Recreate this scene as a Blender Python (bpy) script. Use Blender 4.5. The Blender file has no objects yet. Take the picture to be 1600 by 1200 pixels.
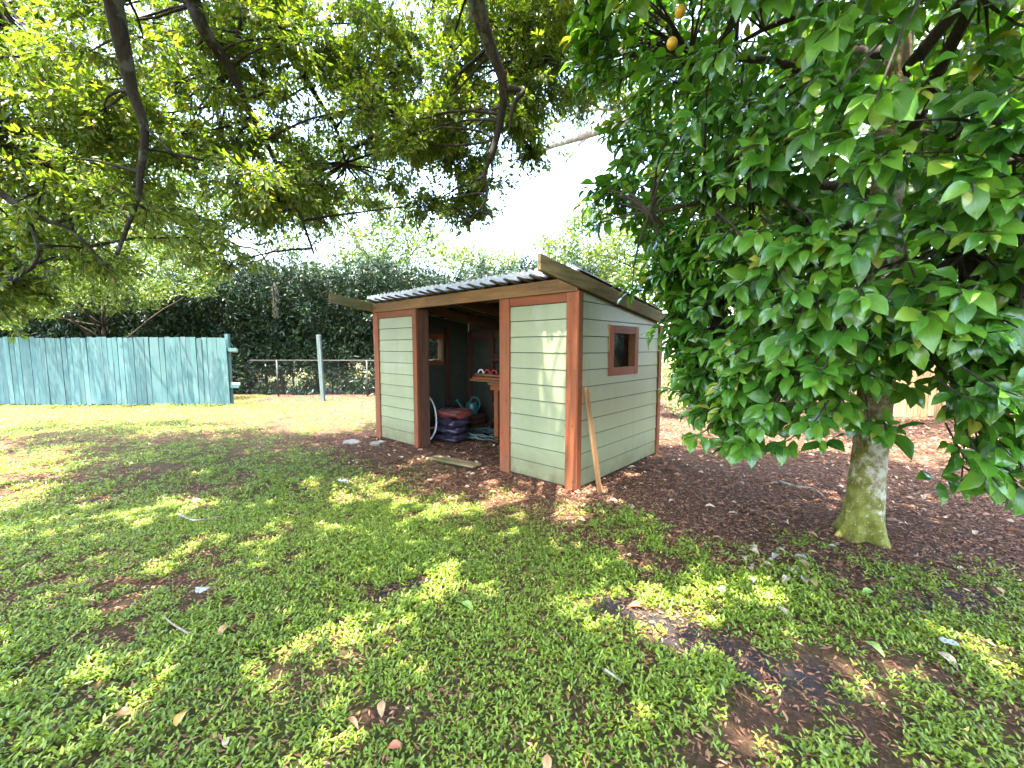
import bpy, bmesh, math, random
import numpy as np
from mathutils import Vector, Matrix, noise as nz_
random.seed(7)
rng = np.random.default_rng(11)
R = math.radians
scene = bpy.context.scene
COL = scene.collection

# ------------------------------------------------------------------ camera, sky, sun, exposure
F, TH, CH = 646.0, R(5.04), 1.55            # focal length in photo pixels, downward pitch, eye height
cam_data = bpy.data.cameras.new('camera')
cam = bpy.data.objects.new('camera', cam_data)
COL.objects.link(cam)
cam_data.sensor_width = 36.0
cam_data.lens = F / 1600 * 36
cam_data.clip_start = 0.05
cam_data.clip_end = 2000
cam.location = (0, 0, CH)
cam.rotation_euler = (R(90) - TH, 0, 0)
scene.camera = cam

TO_SUN = Vector((-0.15, -0.20, 0.97)).normalized()
world = bpy.data.worlds.new('World')
scene.world = world
world.use_nodes = True
wn = world.node_tree
bg = wn.nodes['Background']
sky = wn.nodes.new('ShaderNodeTexSky')
sky.sky_type = 'NISHITA'
sky.sun_disc = False
sky.sun_elevation = math.asin(TO_SUN.z)
sky.sun_rotation = math.atan2(TO_SUN.x, TO_SUN.y) % (2 * math.pi)
sky.air_density = 1.0
sky.dust_density = 3.0
sky.ozone_density = 1.0
wn.links.new(sky.outputs[0], bg.inputs[0])
bg.inputs[1].default_value = 0.15
sun_data = bpy.data.lights.new('sun', 'SUN')
sun_data.energy = 2.35
sun_data.angle = R(0.53)
sun_data.color = (1.0, 0.95, 0.86)
sun = bpy.data.objects.new('sun', sun_data)
COL.objects.link(sun)
sun.rotation_euler = (-TO_SUN).to_track_quat('-Z', 'Y').to_euler()
sun.location = (0, 0, 30)
vs = scene.view_settings
vs.view_transform = 'Standard'
vs.look = 'None'
vs.gamma = 1.0
vs.use_curve_mapping = False
vs.exposure = 4.22
scene.render.engine = 'CYCLES'
cy = scene.cycles
cy.use_denoising = True
cy.max_bounces = 7
cy.diffuse_bounces = 4
cy.glossy_bounces = 2
cy.transmission_bounces = 5
cy.transparent_max_bounces = 8
cy.caustics_reflective = False
cy.caustics_refractive = False

# ------------------------------------------------------------------ helpers
def ray(px, py):
    a = (px - 800) / F; b = -(py - 600) / F
    return Vector((a, math.cos(TH) + b * math.sin(TH), -math.sin(TH) + b * math.cos(TH)))
def at(px, py, Y):
    r = ray(px, py); t = Y / r.y
    return Vector((r.x * t, Y, CH + r.z * t))
def gnd(px, py, z=0.0):
    r = ray(px, py); t = (z - CH) / r.z
    return Vector((r.x * t, r.y * t, z))
def project(P):
    d = P - np.array([0, 0, CH])
    zc = d[:, 1] * math.cos(TH) - d[:, 2] * math.sin(TH)
    yc = d[:, 1] * math.sin(TH) + d[:, 2] * math.cos(TH)
    zs = np.where(zc > 0.05, zc, 1e9)
    return 800 + F * d[:, 0] / zs, 600 - F * yc / zs, zc

def tag(o, label=None, cat=None, group=None, kind=None):
    if label: o['label'] = label
    if cat: o['category'] = cat
    if group: o['group'] = group
    if kind: o['kind'] = kind
    return o
def empty(name, loc=(0, 0, 0), rz=0.0):
    o = bpy.data.objects.new(name, None)
    COL.objects.link(o); o.location = loc; o.rotation_euler = (0, 0, rz)
    o.empty_display_size = 0.1
    return o
def link(name, me, parent=None, loc=(0, 0, 0)):
    o = bpy.data.objects.new(name, me)
    COL.objects.link(o); o.location = loc
    if parent: o.parent = parent
    return o

class MB:
    """collects vertices and faces of one mesh"""
    def __init__(s): s.v = []; s.f = []
    def add(s, vs_, fs_):
        n = len(s.v); s.v += [tuple(p) for p in vs_]; s.f += [tuple(i + n for i in f) for f in fs_]
        return s
    def box(s, lo, hi):
        x0, y0, z0 = lo; x1, y1, z1 = hi
        return s.add([(x0,y0,z0),(x1,y0,z0),(x1,y1,z0),(x0,y1,z0),(x0,y0,z1),(x1,y0,z1),(x1,y1,z1),(x0,y1,z1)],
                     [(0,3,2,1),(4,5,6,7),(0,1,5,4),(1,2,6,5),(2,3,7,6),(3,0,4,7)])
    def prism(s, poly, axis, a, b):
        """poly: 2-D points in the other two axes (cyclic order), extruded along axis from a to b"""
        n = len(poly); out = []
        for t in (a, b):
            for p, q in poly:
                c = [0, 0, 0]; c[axis] = t; c[(axis + 1) % 3] = p; c[(axis + 2) % 3] = q; out.append(tuple(c))
        fs_ = [tuple(range(n))[::-1], tuple(range(n, 2 * n))] + [(i, (i + 1) % n, n + (i + 1) % n, n + i) for i in range(n)]
        return s.add(out, fs_)
    def tube(s, pts, rad, n=6, cap=True):
        pts = [Vector(p) for p in pts]
        if not hasattr(rad, '__len__'): rad = [rad] * len(pts)
        ring = []; vs_ = []; ref = None
        for i, p in enumerate(pts):
            d = (pts[min(i + 1, len(pts) - 1)] - pts[max(i - 1, 0)])
            if d.length < 1e-9: d = Vector((0, 0, 1))
            d.normalize()
            if ref is None: ref = d.orthogonal().normalized()
            a = (ref - d * ref.dot(d))
            a = a.normalized() if a.length > 1e-6 else d.orthogonal().normalized()
            ref = a; b = d.cross(a)
            for k in range(n):
                t = 2 * math.pi * k / n
                vs_.append(p + (a * math.cos(t) + b * math.sin(t)) * rad[i])
        fs_ = []
        for i in range(len(pts) - 1):
            for k in range(n):
                fs_.append((i * n + k, i * n + (k + 1) % n, (i + 1) * n + (k + 1) % n, (i + 1) * n + k))
        if cap:
            fs_.append(tuple(range(n))[::-1]); m = (len(pts) - 1) * n; fs_.append(tuple(range(m, m + n)))
        return s.add(vs_, fs_)
    def mesh(s, name, m=None, smooth=False):
        me = bpy.data.meshes.new(name); me.from_pydata(s.v, [], s.f); me.update()
        if m: me.materials.append(m)
        if smooth: me.polygons.foreach_set('use_smooth', [True] * len(me.polygons))
        return me
    def build(s, name, m, parent=None, loc=(0, 0, 0), smooth=False, bevel=0.0):
        me = s.mesh(name, m, smooth)
        if bevel:
            bm = bmesh.new(); bm.from_mesh(me)
            bmesh.ops.bevel(bm, geom=[e for e in bm.edges], offset=bevel, segments=1, affect='EDGES', profile=0.5, clamp_overlap=True)
            bm.to_mesh(me); bm.free()
        return link(name, me, parent, loc)

def np_mesh(name, V, T, m, attrs=None, smooth=False):
    """V (n,3), T (k,3|4) -> mesh through foreach_set"""
    me = bpy.data.meshes.new(name)
    k, w = T.shape
    me.vertices.add(len(V)); me.vertices.foreach_set('co', V.astype(np.float32).ravel())
    me.loops.add(k * w); me.loops.foreach_set('vertex_index', T.astype(np.int32).ravel())
    me.polygons.add(k); me.polygons.foreach_set('loop_start', np.arange(0, k * w, w, dtype=np.int32))
    me.update(calc_edges=True)
    if smooth: me.polygons.foreach_set('use_smooth', np.ones(k, dtype=bool))
    if attrs:
        for nm, arr in attrs.items():
            at_ = me.attributes.new(nm, 'FLOAT', 'POINT'); at_.data.foreach_set('value', arr.astype(np.float32))
    if m: me.materials.append(m)
    return me

def unit(a):
    return a / np.maximum(np.linalg.norm(a, axis=-1, keepdims=True), 1e-9)

# leaf templates: columns side (-.5...5), along (0..1), lift (in leaf lengths)
LEAF2 = (np.array([[0,0,0],[-.5,.45,.03],[0,1,-.06],[.5,.45,.03]]), np.array([[0,2,1],[0,3,2]]))
LEAF4 = (np.array([[0,0,0],[-.42,.3,.05],[.42,.3,.05],[0,.36,0],[-.40,.62,.04],[.40,.62,.04],[0,1,-.10]]),
         np.array([[0,3,1],[0,2,3],[1,3,4],[3,2,5],[3,6,4],[3,5,6]]))
def big_leaf_template():
    st = [(0.06,.10,0),(.18,.34,.012),(.38,.50,.03),(.60,.47,.02),(.80,.29,-.03),(.93,.10,-.085)]
    v = [[0, 0, 0]]; f = []
    for y, w, l in st: v += [[-w, y, l + .055 * w], [0, y, l - .03], [w, y, l + .055 * w]]
    v.append([0, 1.0, -.125]); t = len(v) - 1
    f += [[0, 2, 1], [0, 3, 2]]
    for i in range(len(st) - 1):
        a = 1 + 3 * i; b = a + 3
        f += [[a, a+1, b+1], [a, b+1, b], [a+1, a+2, b+2], [a+1, b+2, b+1]]
    a = 1 + 3 * (len(st) - 1)
    f += [[a, a+1, t], [a+1, a+2, t]]
    return np.array(v, float), np.array(f)
BIG = big_leaf_template()
def bent(t, curl, fold, twist_):
    v = t[0].copy(); y = v[:, 1]; x_ = v[:, 0]
    v[:, 2] += -curl * y ** 2 + fold * np.abs(x_) + twist_ * x_ * y + .018 * np.sin(y * 13) * np.abs(x_) * 2
    return v, t[1]
BIGS = [bent(BIG, .02, .02, .05), bent(BIG, .20, .10, -.10), bent(BIG, .10, .24, .12), bent(BIG, -.06, -.06, .16)]

def leaf_arrays(tmpl, pos, d, nrm, L, W):
    tv, tf = tmpl
    d = unit(d); nrm = unit(nrm - d * (nrm * d).sum(1, keepdims=True)); sd = np.cross(d, nrm)
    V = (pos[:, None, :] + sd[:, None, :] * (tv[None, :, 0, None] * W[:, None, None])
         + d[:, None, :] * (tv[None, :, 1, None] * L[:, None, None])
         + nrm[:, None, :] * (tv[None, :, 2, None] * L[:, None, None]))
    T = tf[None] + (np.arange(len(pos)) * len(tv))[:, None, None]
    return V.reshape(-1, 3), T.reshape(-1, 3)
def leaf_mesh(name, tmpl, pos, d, nrm, L, W, m, rnd=None, smooth=False):
    V, T = leaf_arrays(tmpl, pos, d, nrm, L, W)
    if rnd is None: rnd = rng.random(len(pos))
    return np_mesh(name, V, T, m, {'rnd': np.repeat(rnd, len(tmpl[0])), 'sx': np.tile(np.abs(tmpl[0][:, 0]), len(pos))}, smooth)
def rand_dirs(n): return unit(rng.normal(size=(n, 3)))

_perm = rng.random((256, 256))
def vnoise(x, y):
    xi = np.floor(x).astype(int); yi = np.floor(y).astype(int); fx = x - xi; fy = y - yi
    fx = fx * fx * (3 - 2 * fx); fy = fy * fy * (3 - 2 * fy)
    g = lambda a, b: _perm[a % 256, b % 256]
    return (g(xi, yi) * (1 - fx) + g(xi + 1, yi) * fx) * (1 - fy) + (g(xi, yi + 1) * (1 - fx) + g(xi + 1, yi + 1) * fx) * fy
def fbm(x, y, o=4):
    s = 0; a = .5; t = 0
    for i in range(o):
        s = s + a * vnoise(x * 2 ** i + 17.3 * i, y * 2 ** i + 9.1 * i); t += a; a *= .5
    return s / t
def sstep(a, b, x):
    t = np.clip((x - a) / (b - a), 0, 1); return t * t * (3 - 2 * t)

# ------------------------------------------------------------------ materials
def new_mat(name):
    m = bpy.data.materials.new(name); m.use_nodes = True
    nt = m.node_tree; b = nt.nodes['Principled BSDF']; return m, nt, b
def ramp(nt, fac, stops, interp='LINEAR'):
    r = nt.nodes.new('ShaderNodeValToRGB'); r.color_ramp.interpolation = interp
    e = r.color_ramp.elements
    while len(e) < len(stops): e.new(0.5)
    for el, (p, c) in zip(e, stops): el.position = p; el.color = (*c, 1) if len(c) == 3 else c
    if fac is not None: nt.links.new(fac, r.inputs[0])
    return r
def noise(nt, scale=5, detail=4, rough=.55, vec=None, mapscale=None, coord='Object', rot=None):
    n = nt.nodes.new('ShaderNodeTexNoise'); n.inputs['Scale'].default_value = scale
    n.inputs['Detail'].default_value = detail; n.inputs['Roughness'].default_value = rough
    if vec is None:
        tc = nt.nodes.new('ShaderNodeTexCoord'); vec = tc.outputs[coord]
    if mapscale:
        mp = nt.nodes.new('ShaderNodeMapping'); mp.inputs['Scale'].default_value = mapscale
        nt.links.new(vec, mp.inputs[0]); vec = mp.outputs[0]
    nt.links.new(vec, n.inputs['Vector']); return n
def mixc(nt, fac, a, b, mode='MIX'):
    m = nt.nodes.new('ShaderNodeMix'); m.data_type = 'RGBA'; m.blend_type = mode
    for sock, v in ((m.inputs[0], fac), (m.inputs[6], a), (m.inputs[7], b)):
        if hasattr(v, 'links'): nt.links.new(v, sock)
        elif isinstance(v, tuple): sock.default_value = (*v, 1) if len(v) == 3 else v
        else: sock.default_value = v
    return m.outputs[2]
def bump(nt, b, h, strength=.3, dist=.01):
    n = nt.nodes.new('ShaderNodeBump'); n.inputs['Strength'].default_value = strength; n.inputs['Distance'].default_value = dist
    nt.links.new(h, n.inputs['Height']); nt.links.new(n.outputs[0], b.inputs['Normal'])

def leaf_mat(name, stops, rough=.45, trans=.45, tint=(1.5, 1.35, .55), spec=.5):
    m, nt, b = new_mat(name)
    a = nt.nodes.new('ShaderNodeAttribute'); a.attribute_name = 'rnd'
    r = ramp(nt, a.outputs['Fac'], stops)
    nt.links.new(r.outputs[0], b.inputs['Base Color'])
    b.inputs['Roughness'].default_value = rough
    b.inputs['Specular IOR Level'].default_value = spec
    t = nt.nodes.new('ShaderNodeBsdfTranslucent')
    tc = mixc(nt, 1.0, r.outputs[0], tint, 'MULTIPLY'); nt.links.new(tc, t.inputs[0])
    mx = nt.nodes.new('ShaderNodeMixShader'); mx.inputs[0].default_value = trans
    nt.links.new(b.outputs[0], mx.inputs[1]); nt.links.new(t.outputs[0], mx.inputs[2])
    nt.links.new(mx.outputs[0], nt.nodes['Material Output'].inputs[0])
    return m

def wood_mat(name, c0, c1, axis, rough=.65, stain=None, stain_amt=.5, spec=.3, bumpy=.25):
    """grain runs along local axis 0/1/2"""
    m, nt, b = new_mat(name)
    sc = [9.0, 9.0, 9.0]; sc[axis] = .55
    oi = nt.nodes.new('ShaderNodeObjectInfo')
    tc = nt.nodes.new('ShaderNodeTexCoord')
    ad = nt.nodes.new('ShaderNodeVectorMath'); ad.operation = 'ADD'
    cm = nt.nodes.new('ShaderNodeVectorMath'); cm.operation = 'SCALE'; cm.inputs[0].default_value = (7.1, 3.3, 5.7)
    nt.links.new(oi.outputs['Random'], cm.inputs['Scale'])
    nt.links.new(tc.outputs['Object'], ad.inputs[0]); nt.links.new(cm.outputs[0], ad.inputs[1])
    g = noise(nt, 3.0, 6, .62, ad.outputs[0], sc)
    big = noise(nt, 1.6, 3, .5, ad.outputs[0])
    r = ramp(nt, g.outputs[0], [(.32, c0), (.68, c1)])
    col = r.outputs[0]
    if stain is not None:
        sr = ramp(nt, big.outputs[0], [(.42, (0, 0, 0)), (.68, (stain_amt,) * 3)])
        col = mixc(nt, sr.outputs[0], col, stain)
    # every board differs a little
    hv = nt.nodes.new('ShaderNodeHueSaturation')
    mr = nt.nodes.new('ShaderNodeMapRange'); mr.inputs[3].default_value = .82; mr.inputs[4].default_value = 1.14
    nt.links.new(oi.outputs['Random'], mr.inputs[0]); nt.links.new(mr.outputs[0], hv.inputs['Value'])
    nt.links.new(col, hv.inputs['Color']); nt.links.new(hv.outputs[0], b.inputs['Base Color'])
    b.inputs['Roughness'].default_value = rough; b.inputs['Specular IOR Level'].default_value = spec
    bump(nt, b, g.outputs[0], bumpy, .006)
    return m
def plain(name, c, rough=.5, metal=0.0, var=.12, scale=14, bmp=.0):
    m, nt, b = new_mat(name)
    n = noise(nt, scale, 5, .6)
    lo = tuple(x * (1 - var * 1.6) for x in c); hi = tuple(min(1, x * (1 + var)) for x in c)
    r = ramp(nt, n.outputs[0], [(.3, lo), (.7, hi)])
    nt.links.new(r.outputs[0], b.inputs['Base Color'])
    b.inputs['Roughness'].default_value = rough; b.inputs['Metallic'].default_value = metal
    if bmp: bump(nt, b, n.outputs[0], bmp, .01)
    return m

M = {}
RED0, RED1 = (.14, .034, .010), (.235, .064, .018)
for ax, k in enumerate('xyz'):
    M['red_' + k] = wood_mat('red_stained_wood_' + k, RED0, RED1, ax, .65, (.14, .065, .03), .6)
    M['tan_' + k] = wood_mat('tan_lumber_' + k, (.12, .055, .016), (.24, .12, .040), ax, .65, (.10, .06, .026), .6)
    M['old_' + k] = wood_mat('weathered_wood_' + k, (.075, .055, .028), (.19, .14, .07), ax, .85, (.055, .065, .02), .7, .15)
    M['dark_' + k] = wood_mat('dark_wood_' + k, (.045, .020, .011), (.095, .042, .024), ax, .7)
M['teal'] = wood_mat('teal_painted_wood', (.036, .086, .083), (.062, .124, .119), 2, .75, (.085, .135, .127), .6, .2)
M['old_post'] = wood_mat('grey_green_post', (.045, .065, .06), (.09, .12, .11), 2, .8)
M['fence_tan'] = wood_mat('tan_fence_wood', (.24, .14, .06), (.42, .27, .13), 2, .75)

def siding_mat(name, base, axis):
    m, nt, b = new_mat(name)
    sc = [14.0, 14.0, 14.0]; sc[axis] = 1.2
    tc = nt.nodes.new('ShaderNodeTexCoord')
    g = noise(nt, 4, 5, .6, tc.outputs['Object'], sc)
    big = noise(nt, 1.1, 4, .6, tc.outputs['Object'])
    geo = nt.nodes.new('ShaderNodeNewGeometry')
    streak = noise(nt, 1.0, 4, .6, geo.outputs['Position'], (7, 7, .35))
    r = ramp(nt, big.outputs[0], [(.3, tuple(x * .86 for x in base)), (.7, tuple(min(1, x * 1.07) for x in base))])
    sr = ramp(nt, streak.outputs[0], [(.52, (0, 0, 0)), (.78, (.38, .38, .38))])
    col = mixc(nt, sr.outputs[0], r.outputs[0], (base[0] * .72, base[1] * .70, base[2] * .55))
    # splashed dirt and algae near the ground
    sep = nt.nodes.new('ShaderNodeSeparateXYZ'); nt.links.new(geo.outputs['Position'], sep.inputs[0])
    mr = nt.nodes.new('ShaderNodeMapRange'); mr.inputs[1].default_value = .40; mr.inputs[2].default_value = .0; mr.inputs[4].default_value = 1.5
    nt.links.new(sep.outputs['Z'], mr.inputs[0])
    dn = noise(nt, 6, 4, .65, geo.outputs['Position'])
    mu = nt.nodes.new('ShaderNodeMath'); mu.operation = 'MULTIPLY'; nt.links.new(mr.outputs[0], mu.inputs[0]); nt.links.new(dn.outputs[0], mu.inputs[1])
    col = mixc(nt, mu.outputs[0], col, (.10, .075, .03))
    pale = noise(nt, 1.0, 5, .65, geo.outputs['Position'], (2.2, 2.2, .9))
    col = mixc(nt, ramp(nt, pale.outputs[0], [(.55, (0, 0, 0)), (.72, (.4, .4, .4))]).outputs[0], col, (.30, .31, .24))
    oi = nt.nodes.new('ShaderNodeObjectInfo'); hv = nt.nodes.new('ShaderNodeHueSaturation'); vr = nt.nodes.new('ShaderNodeMapRange')
    vr.inputs[3].default_value = .93; vr.inputs[4].default_value = 1.06; nt.links.new(oi.outputs['Random'], vr.inputs[0]); nt.links.new(vr.outputs[0], hv.inputs['Value'])
    nt.links.new(col, hv.inputs['Color']); col = hv.outputs[0]
    nt.links.new(col, b.inputs['Base Color']); b.inputs['Roughness'].default_value = .42; b.inputs['Specular IOR Level'].default_value = .45
    bump(nt, b, g.outputs[0], .12, .004)
    return m
M['siding_x'] = siding_mat('sage_siding_x', (.21, .23, .125), 0)
M['siding_y'] = siding_mat('sage_siding_y', (.21, .23, .125), 1)

def bark_mat(name, c0, c1, scale=(14, 14, 3), lichen=None, bmp=.8):
    m, nt, b = new_mat(name)
    n = noise(nt, 2.2, 8, .68, None, scale)
    r = ramp(nt, n.outputs[0], [(.3, c0), (.7, c1)])
    col = r.outputs[0]
    if lichen:
        n2 = noise(nt, 7, 5, .62); lr = ramp(nt, n2.outputs[0], [(.54, (0, 0, 0)), (.62, (1, 1, 1))])
        col = mixc(nt, lr.outputs[0], col, lichen)
    nt.links.new(col, b.inputs['Base Color']); b.inputs['Roughness'].default_value = .9
    b.inputs['Specular IOR Level'].default_value = .2
    bump(nt, b, n.outputs[0], bmp, .02)
    return m
M['oak_bark'] = bark_mat('oak_bark', (.010, .008, .006), (.035, .027, .02), lichen=(.06, .06, .045))
M['pale_bark'] = bark_mat('pale_bark', (.12, .095, .07), (.30, .25, .19), lichen=(.36, .36, .28))
M['hedge_bark'] = bark_mat('hedge_bark', (.02, .016, .012), (.07, .055, .04))

def citrus_bark():
    m, nt, b = new_mat('mossy_bark')
    n = noise(nt, 2.4, 8, .7, None, (10, 10, 5))
    col = ramp(nt, n.outputs[0], [(.3, (.13, .095, .05)), (.7, (.30, .24, .14))]).outputs[0]
    n2 = noise(nt, 9, 6, .7)
    col = mixc(nt, ramp(nt, n2.outputs[0], [(.46, (0, 0, 0)), (.56, (.9, .9, .9))]).outputs[0], col, (.42, .40, .31))
    tc = nt.nodes.new('ShaderNodeTexCoord'); sep = nt.nodes.new('ShaderNodeSeparateXYZ'); nt.links.new(tc.outputs['Object'], sep.inputs[0])
    # moss grows round the foot, up the left flank, and in patches
    mr = nt.nodes.new('ShaderNodeMapRange'); mr.inputs[1].default_value = .55; mr.inputs[2].default_value = -.02; mr.inputs[3].default_value = -.10; mr.inputs[4].default_value = .17
    nt.links.new(sep.outputs['Z'], mr.inputs[0])
    mx = nt.nodes.new('ShaderNodeMapRange'); mx.inputs[1].default_value = .02; mx.inputs[2].default_value = -.15; mx.inputs[3].default_value = 0; mx.inputs[4].default_value = .22
    nt.links.new(sep.outputs['X'], mx.inputs[0])
    n3 = noise(nt, 11, 8, .75)
    a1 = nt.nodes.new('ShaderNodeMath'); a1.operation = 'ADD'; nt.links.new(mr.outputs[0], a1.inputs[0]); nt.links.new(n3.outputs[0], a1.inputs[1])
    a2 = nt.nodes.new('ShaderNodeMath'); a2.operation = 'ADD'; nt.links.new(a1.outputs[0], a2.inputs[0]); nt.links.new(mx.outputs[0], a2.inputs[1])
    mm = ramp(nt, a2.outputs[0], [(.47, (0, 0, 0)), (.58, (.9, .9, .9))])
    mc = ramp(nt, n2.outputs[0], [(.35, (.065, .072, .006)), (.7, (.19, .185, .018))])
    col = mixc(nt, mm.outputs[0], col, mc.outputs[0])
    n5 = noise(nt, 38, 5, .7); col = mixc(nt, ramp(nt, n5.outputs[0], [(.60, (0, 0, 0)), (.66, (.8, .8, .8))]).outputs[0], col, (.40, .39, .30))
    nt.links.new(col, b.inputs['Base Color']); b.inputs['Roughness'].default_value = .92; b.inputs['Specular IOR Level'].default_value = .15
    bump(nt, b, n2.outputs[0], 1.0, .03)
    return m
M['citrus_bark'] = citrus_bark()

M['oak_leaf'] = leaf_mat('oak_leaf', [(0, (.05, .085, .018)), (.5, (.10, .15, .024)), (.9, (.18, .22, .035)), (.97, (.22, .19, .05)), (1, (.18, .10, .04))], .4, .5, (1.5, 1.65, .42))
M['citrus_leaf'] = leaf_mat('citrus_leaf', [(0, (.028, .10, .014)), (.45, (.075, .21, .022)), (.85, (.15, .30, .03)), (.95, (.21, .32, .036)), (1, (.34, .33, .05))], .22, .3, (1.6, 1.5, .45), .6)
def add_midrib(m):
    nt = m.node_tree; b = nt.nodes['Principled BSDF']; src = b.inputs['Base Color'].links[0].from_socket
    a = nt.nodes.new('ShaderNodeAttribute'); a.attribute_name = 'sx'
    r = ramp(nt, a.outputs['Fac'], [(.0, (.55, .55, .55)), (.035, (0, 0, 0))])
    n = noise(nt, 30, 4, .6); mot = ramp(nt, n.outputs[0], [(.35, (.72, .76, .7)), (.65, (1.1, 1.08, 1.05))])
    c = mixc(nt, 1.0, src, mot.outputs[0], 'MULTIPLY')
    nt.links.new(mixc(nt, r.outputs[0], c, (.20, .30, .07)), b.inputs['Base Color'])
    bump(nt, b, n.outputs[0], .25, .006)
add_midrib(M['citrus_leaf'])
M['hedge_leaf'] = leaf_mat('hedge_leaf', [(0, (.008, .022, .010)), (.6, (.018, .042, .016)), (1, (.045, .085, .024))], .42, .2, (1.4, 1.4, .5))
M['sunny_leaf'] = leaf_mat('sunny_leaf', [(0, (.05, .085, .014)), (.5, (.085, .135, .02)), (1, (.15, .19, .032))], .5, .4, (1.3, 1.3, .45))
M['mid_leaf'] = leaf_mat('mid_leaf', [(0, (.03, .06, .015)), (.6, (.07, .12, .02)), (1, (.15, .20, .03))], .4, .4, (1.6, 1.4, .5))
M['pale_shrub_leaf'] = leaf_mat('pale_shrub_leaf', [(0, (.08, .14, .03)), (.4, (.30, .36, .14)), (1, (.55, .58, .36))], .5, .3)
M['cover_leaf'] = leaf_mat('ground_cover_leaf', [(0, (.075, .13, .012)), (.5, (.165, .255, .02)), (.85, (.25, .325, .03)), (1, (.36, .34, .06))], .42, .35, (1.4, 1.3, .5))
M['litter'] = leaf_mat('leaf_litter', [(0, (.05, .024, .014)), (.35, (.15, .068, .036)), (.7, (.27, .135, .075)), (.9, (.38, .23, .14)), (1, (.48, .38, .26))], .75, .12, (1.2, 1, .7), .25)
M['moss'] = leaf_mat('hanging_moss', [(0, (.07, .07, .05)), (1, (.20, .20, .15))], .9, .3, (1.1, 1.1, .8), .1)

def ground_mat():
    m, nt, b = new_mat('yard_ground')
    geo = nt.nodes.new('ShaderNodeNewGeometry'); P = geo.outputs['Position']
    a = nt.nodes.new('ShaderNodeAttribute'); a.attribute_name = 'green'
    s = nt.nodes.new('ShaderNodeAttribute'); s.attribute_name = 'soil'
    n1 = noise(nt, 46, 8, .78, P); n2 = noise(nt, 3.0, 6, .65, P); n3 = noise(nt, 120, 6, .75, P)
    soil = ramp(nt, n1.outputs[0], [(.33, (.022, .012, .007)), (.5, (.08, .042, .023)), (.66, (.20, .115, .07))]).outputs[0]
    soil = mixc(nt, ramp(nt, n2.outputs[0], [(.35, (0, 0, 0)), (.7, (.6, .6, .6))]).outputs[0], soil, (.15, .082, .046), 'MIX')
    grey = ramp(nt, n3.outputs[0], [(.3, (.03, .024, .023)), (.7, (.10, .08, .075))]).outputs[0]
    soil = mixc(nt, s.outputs['Fac'], soil, grey)
    grass = ramp(nt, n3.outputs[0], [(.3, (.035, .06, .012)), (.55, (.085, .13, .02)), (.75, (.20, .24, .05))]).outputs[0]
    mu = nt.nodes.new('ShaderNodeMath'); mu.operation = 'MULTIPLY'; mu.inputs[1].default_value = .55; nt.links.new(a.outputs['Fac'], mu.inputs[0])
    col = mixc(nt, mu.outputs[0], soil, grass)
    nt.links.new(col, b.inputs['Base Color']); b.inputs['Roughness'].default_value = .95; b.inputs['Specular IOR Level'].default_value = .15
    bump(nt, b, n1.outputs[0], 1.0, .05)
    return m
M['ground'] = ground_mat()

def roof_mat():
    m, nt, b = new_mat('corrugated_plastic')
    tc = nt.nodes.new('ShaderNodeTexCoord')
    st = noise(nt, 1.0, 4, .6, tc.outputs['Object'], (1.3, 11, 1))
    sep = nt.nodes.new('ShaderNodeSeparateXYZ'); nt.links.new(tc.outputs['Object'], sep.inputs[0])
    mr = nt.nodes.new('ShaderNodeMapRange'); mr.inputs[1].default_value = .17; mr.inputs[2].default_value = .26; mr.inputs[3].default_value = .0; mr.inputs[4].default_value = 1
    nt.links.new(sep.outputs['X'], mr.inputs[0])
    dr = ramp(nt, st.outputs[0], [(.30, (.2, .2, .2)), (.34, (1, 1, 1))])
    mu = nt.nodes.new('ShaderNodeMath'); mu.operation = 'MULTIPLY'; nt.links.new(mr.outputs[0], mu.inputs[0]); nt.links.new(dr.outputs[0], mu.inputs[1])
    col = mixc(nt, mu.outputs[0], (.78, .79, .80), (.09, .065, .05))
    nt.links.new(col, b.inputs['Base Color']); b.inputs['Roughness'].default_value = .4
    t = nt.nodes.new('ShaderNodeBsdfTranslucent'); nt.links.new(mixc(nt, mu.outputs[0], (.9, .9, .9), (.006, .005, .004)), t.inputs[0])
    mx = nt.nodes.new('ShaderNodeMixShader'); mx.inputs[0].default_value = .65
    nt.links.new(b.outputs[0], mx.inputs[1]); nt.links.new(t.outputs[0], mx.inputs[2])
    nt.links.new(mx.outputs[0], nt.nodes['Material Output'].inputs[0])
    return m
M['roof'] = roof_mat()
def glass_mat():
    m, nt, b = new_mat('window_glass')
    tr = nt.nodes.new('ShaderNodeBsdfTransparent'); tr.inputs[0].default_value = (.86, .89, .87, 1)
    gl = nt.nodes.new('ShaderNodeBsdfGlossy'); gl.inputs['Roughness'].default_value = .03; gl.inputs[0].default_value = (.9, .9, .9, 1)
    fr = nt.nodes.new('ShaderNodeFresnel'); fr.inputs[0].default_value = 1.6
    mx = nt.nodes.new('ShaderNodeMixShader'); nt.links.new(fr.outputs[0], mx.inputs[0])
    nt.links.new(tr.outputs[0], mx.inputs[1]); nt.links.new(gl.outputs[0], mx.inputs[2])
    nt.links.new(mx.outputs[0], nt.nodes['Material Output'].inputs[0])
    return m
M['glass'] = glass_mat()
M['sheathing'] = plain('dark_sheathing', (.032, .04, .026), .8, 0, .15, 5)  # wall backing coloured dark so the shed's inside shade is in the colour
M['galv'] = plain('galvanised_steel', (.04, .04, .038), .6, .3, .2)
M['white_plastic'] = plain('white_plastic', (.72, .72, .69), .35, 0, .08)
M['hose_green'] = plain('grey_green_hose', (.05, .08, .068), .4, 0, .2)
M['can_teal'] = plain('teal_plastic', (.015, .10, .085), .35, 0, .15)
M['bag'] = plain('printed_bag', (.028, .022, .038), .35, 0, .5, 9, .3)
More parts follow.
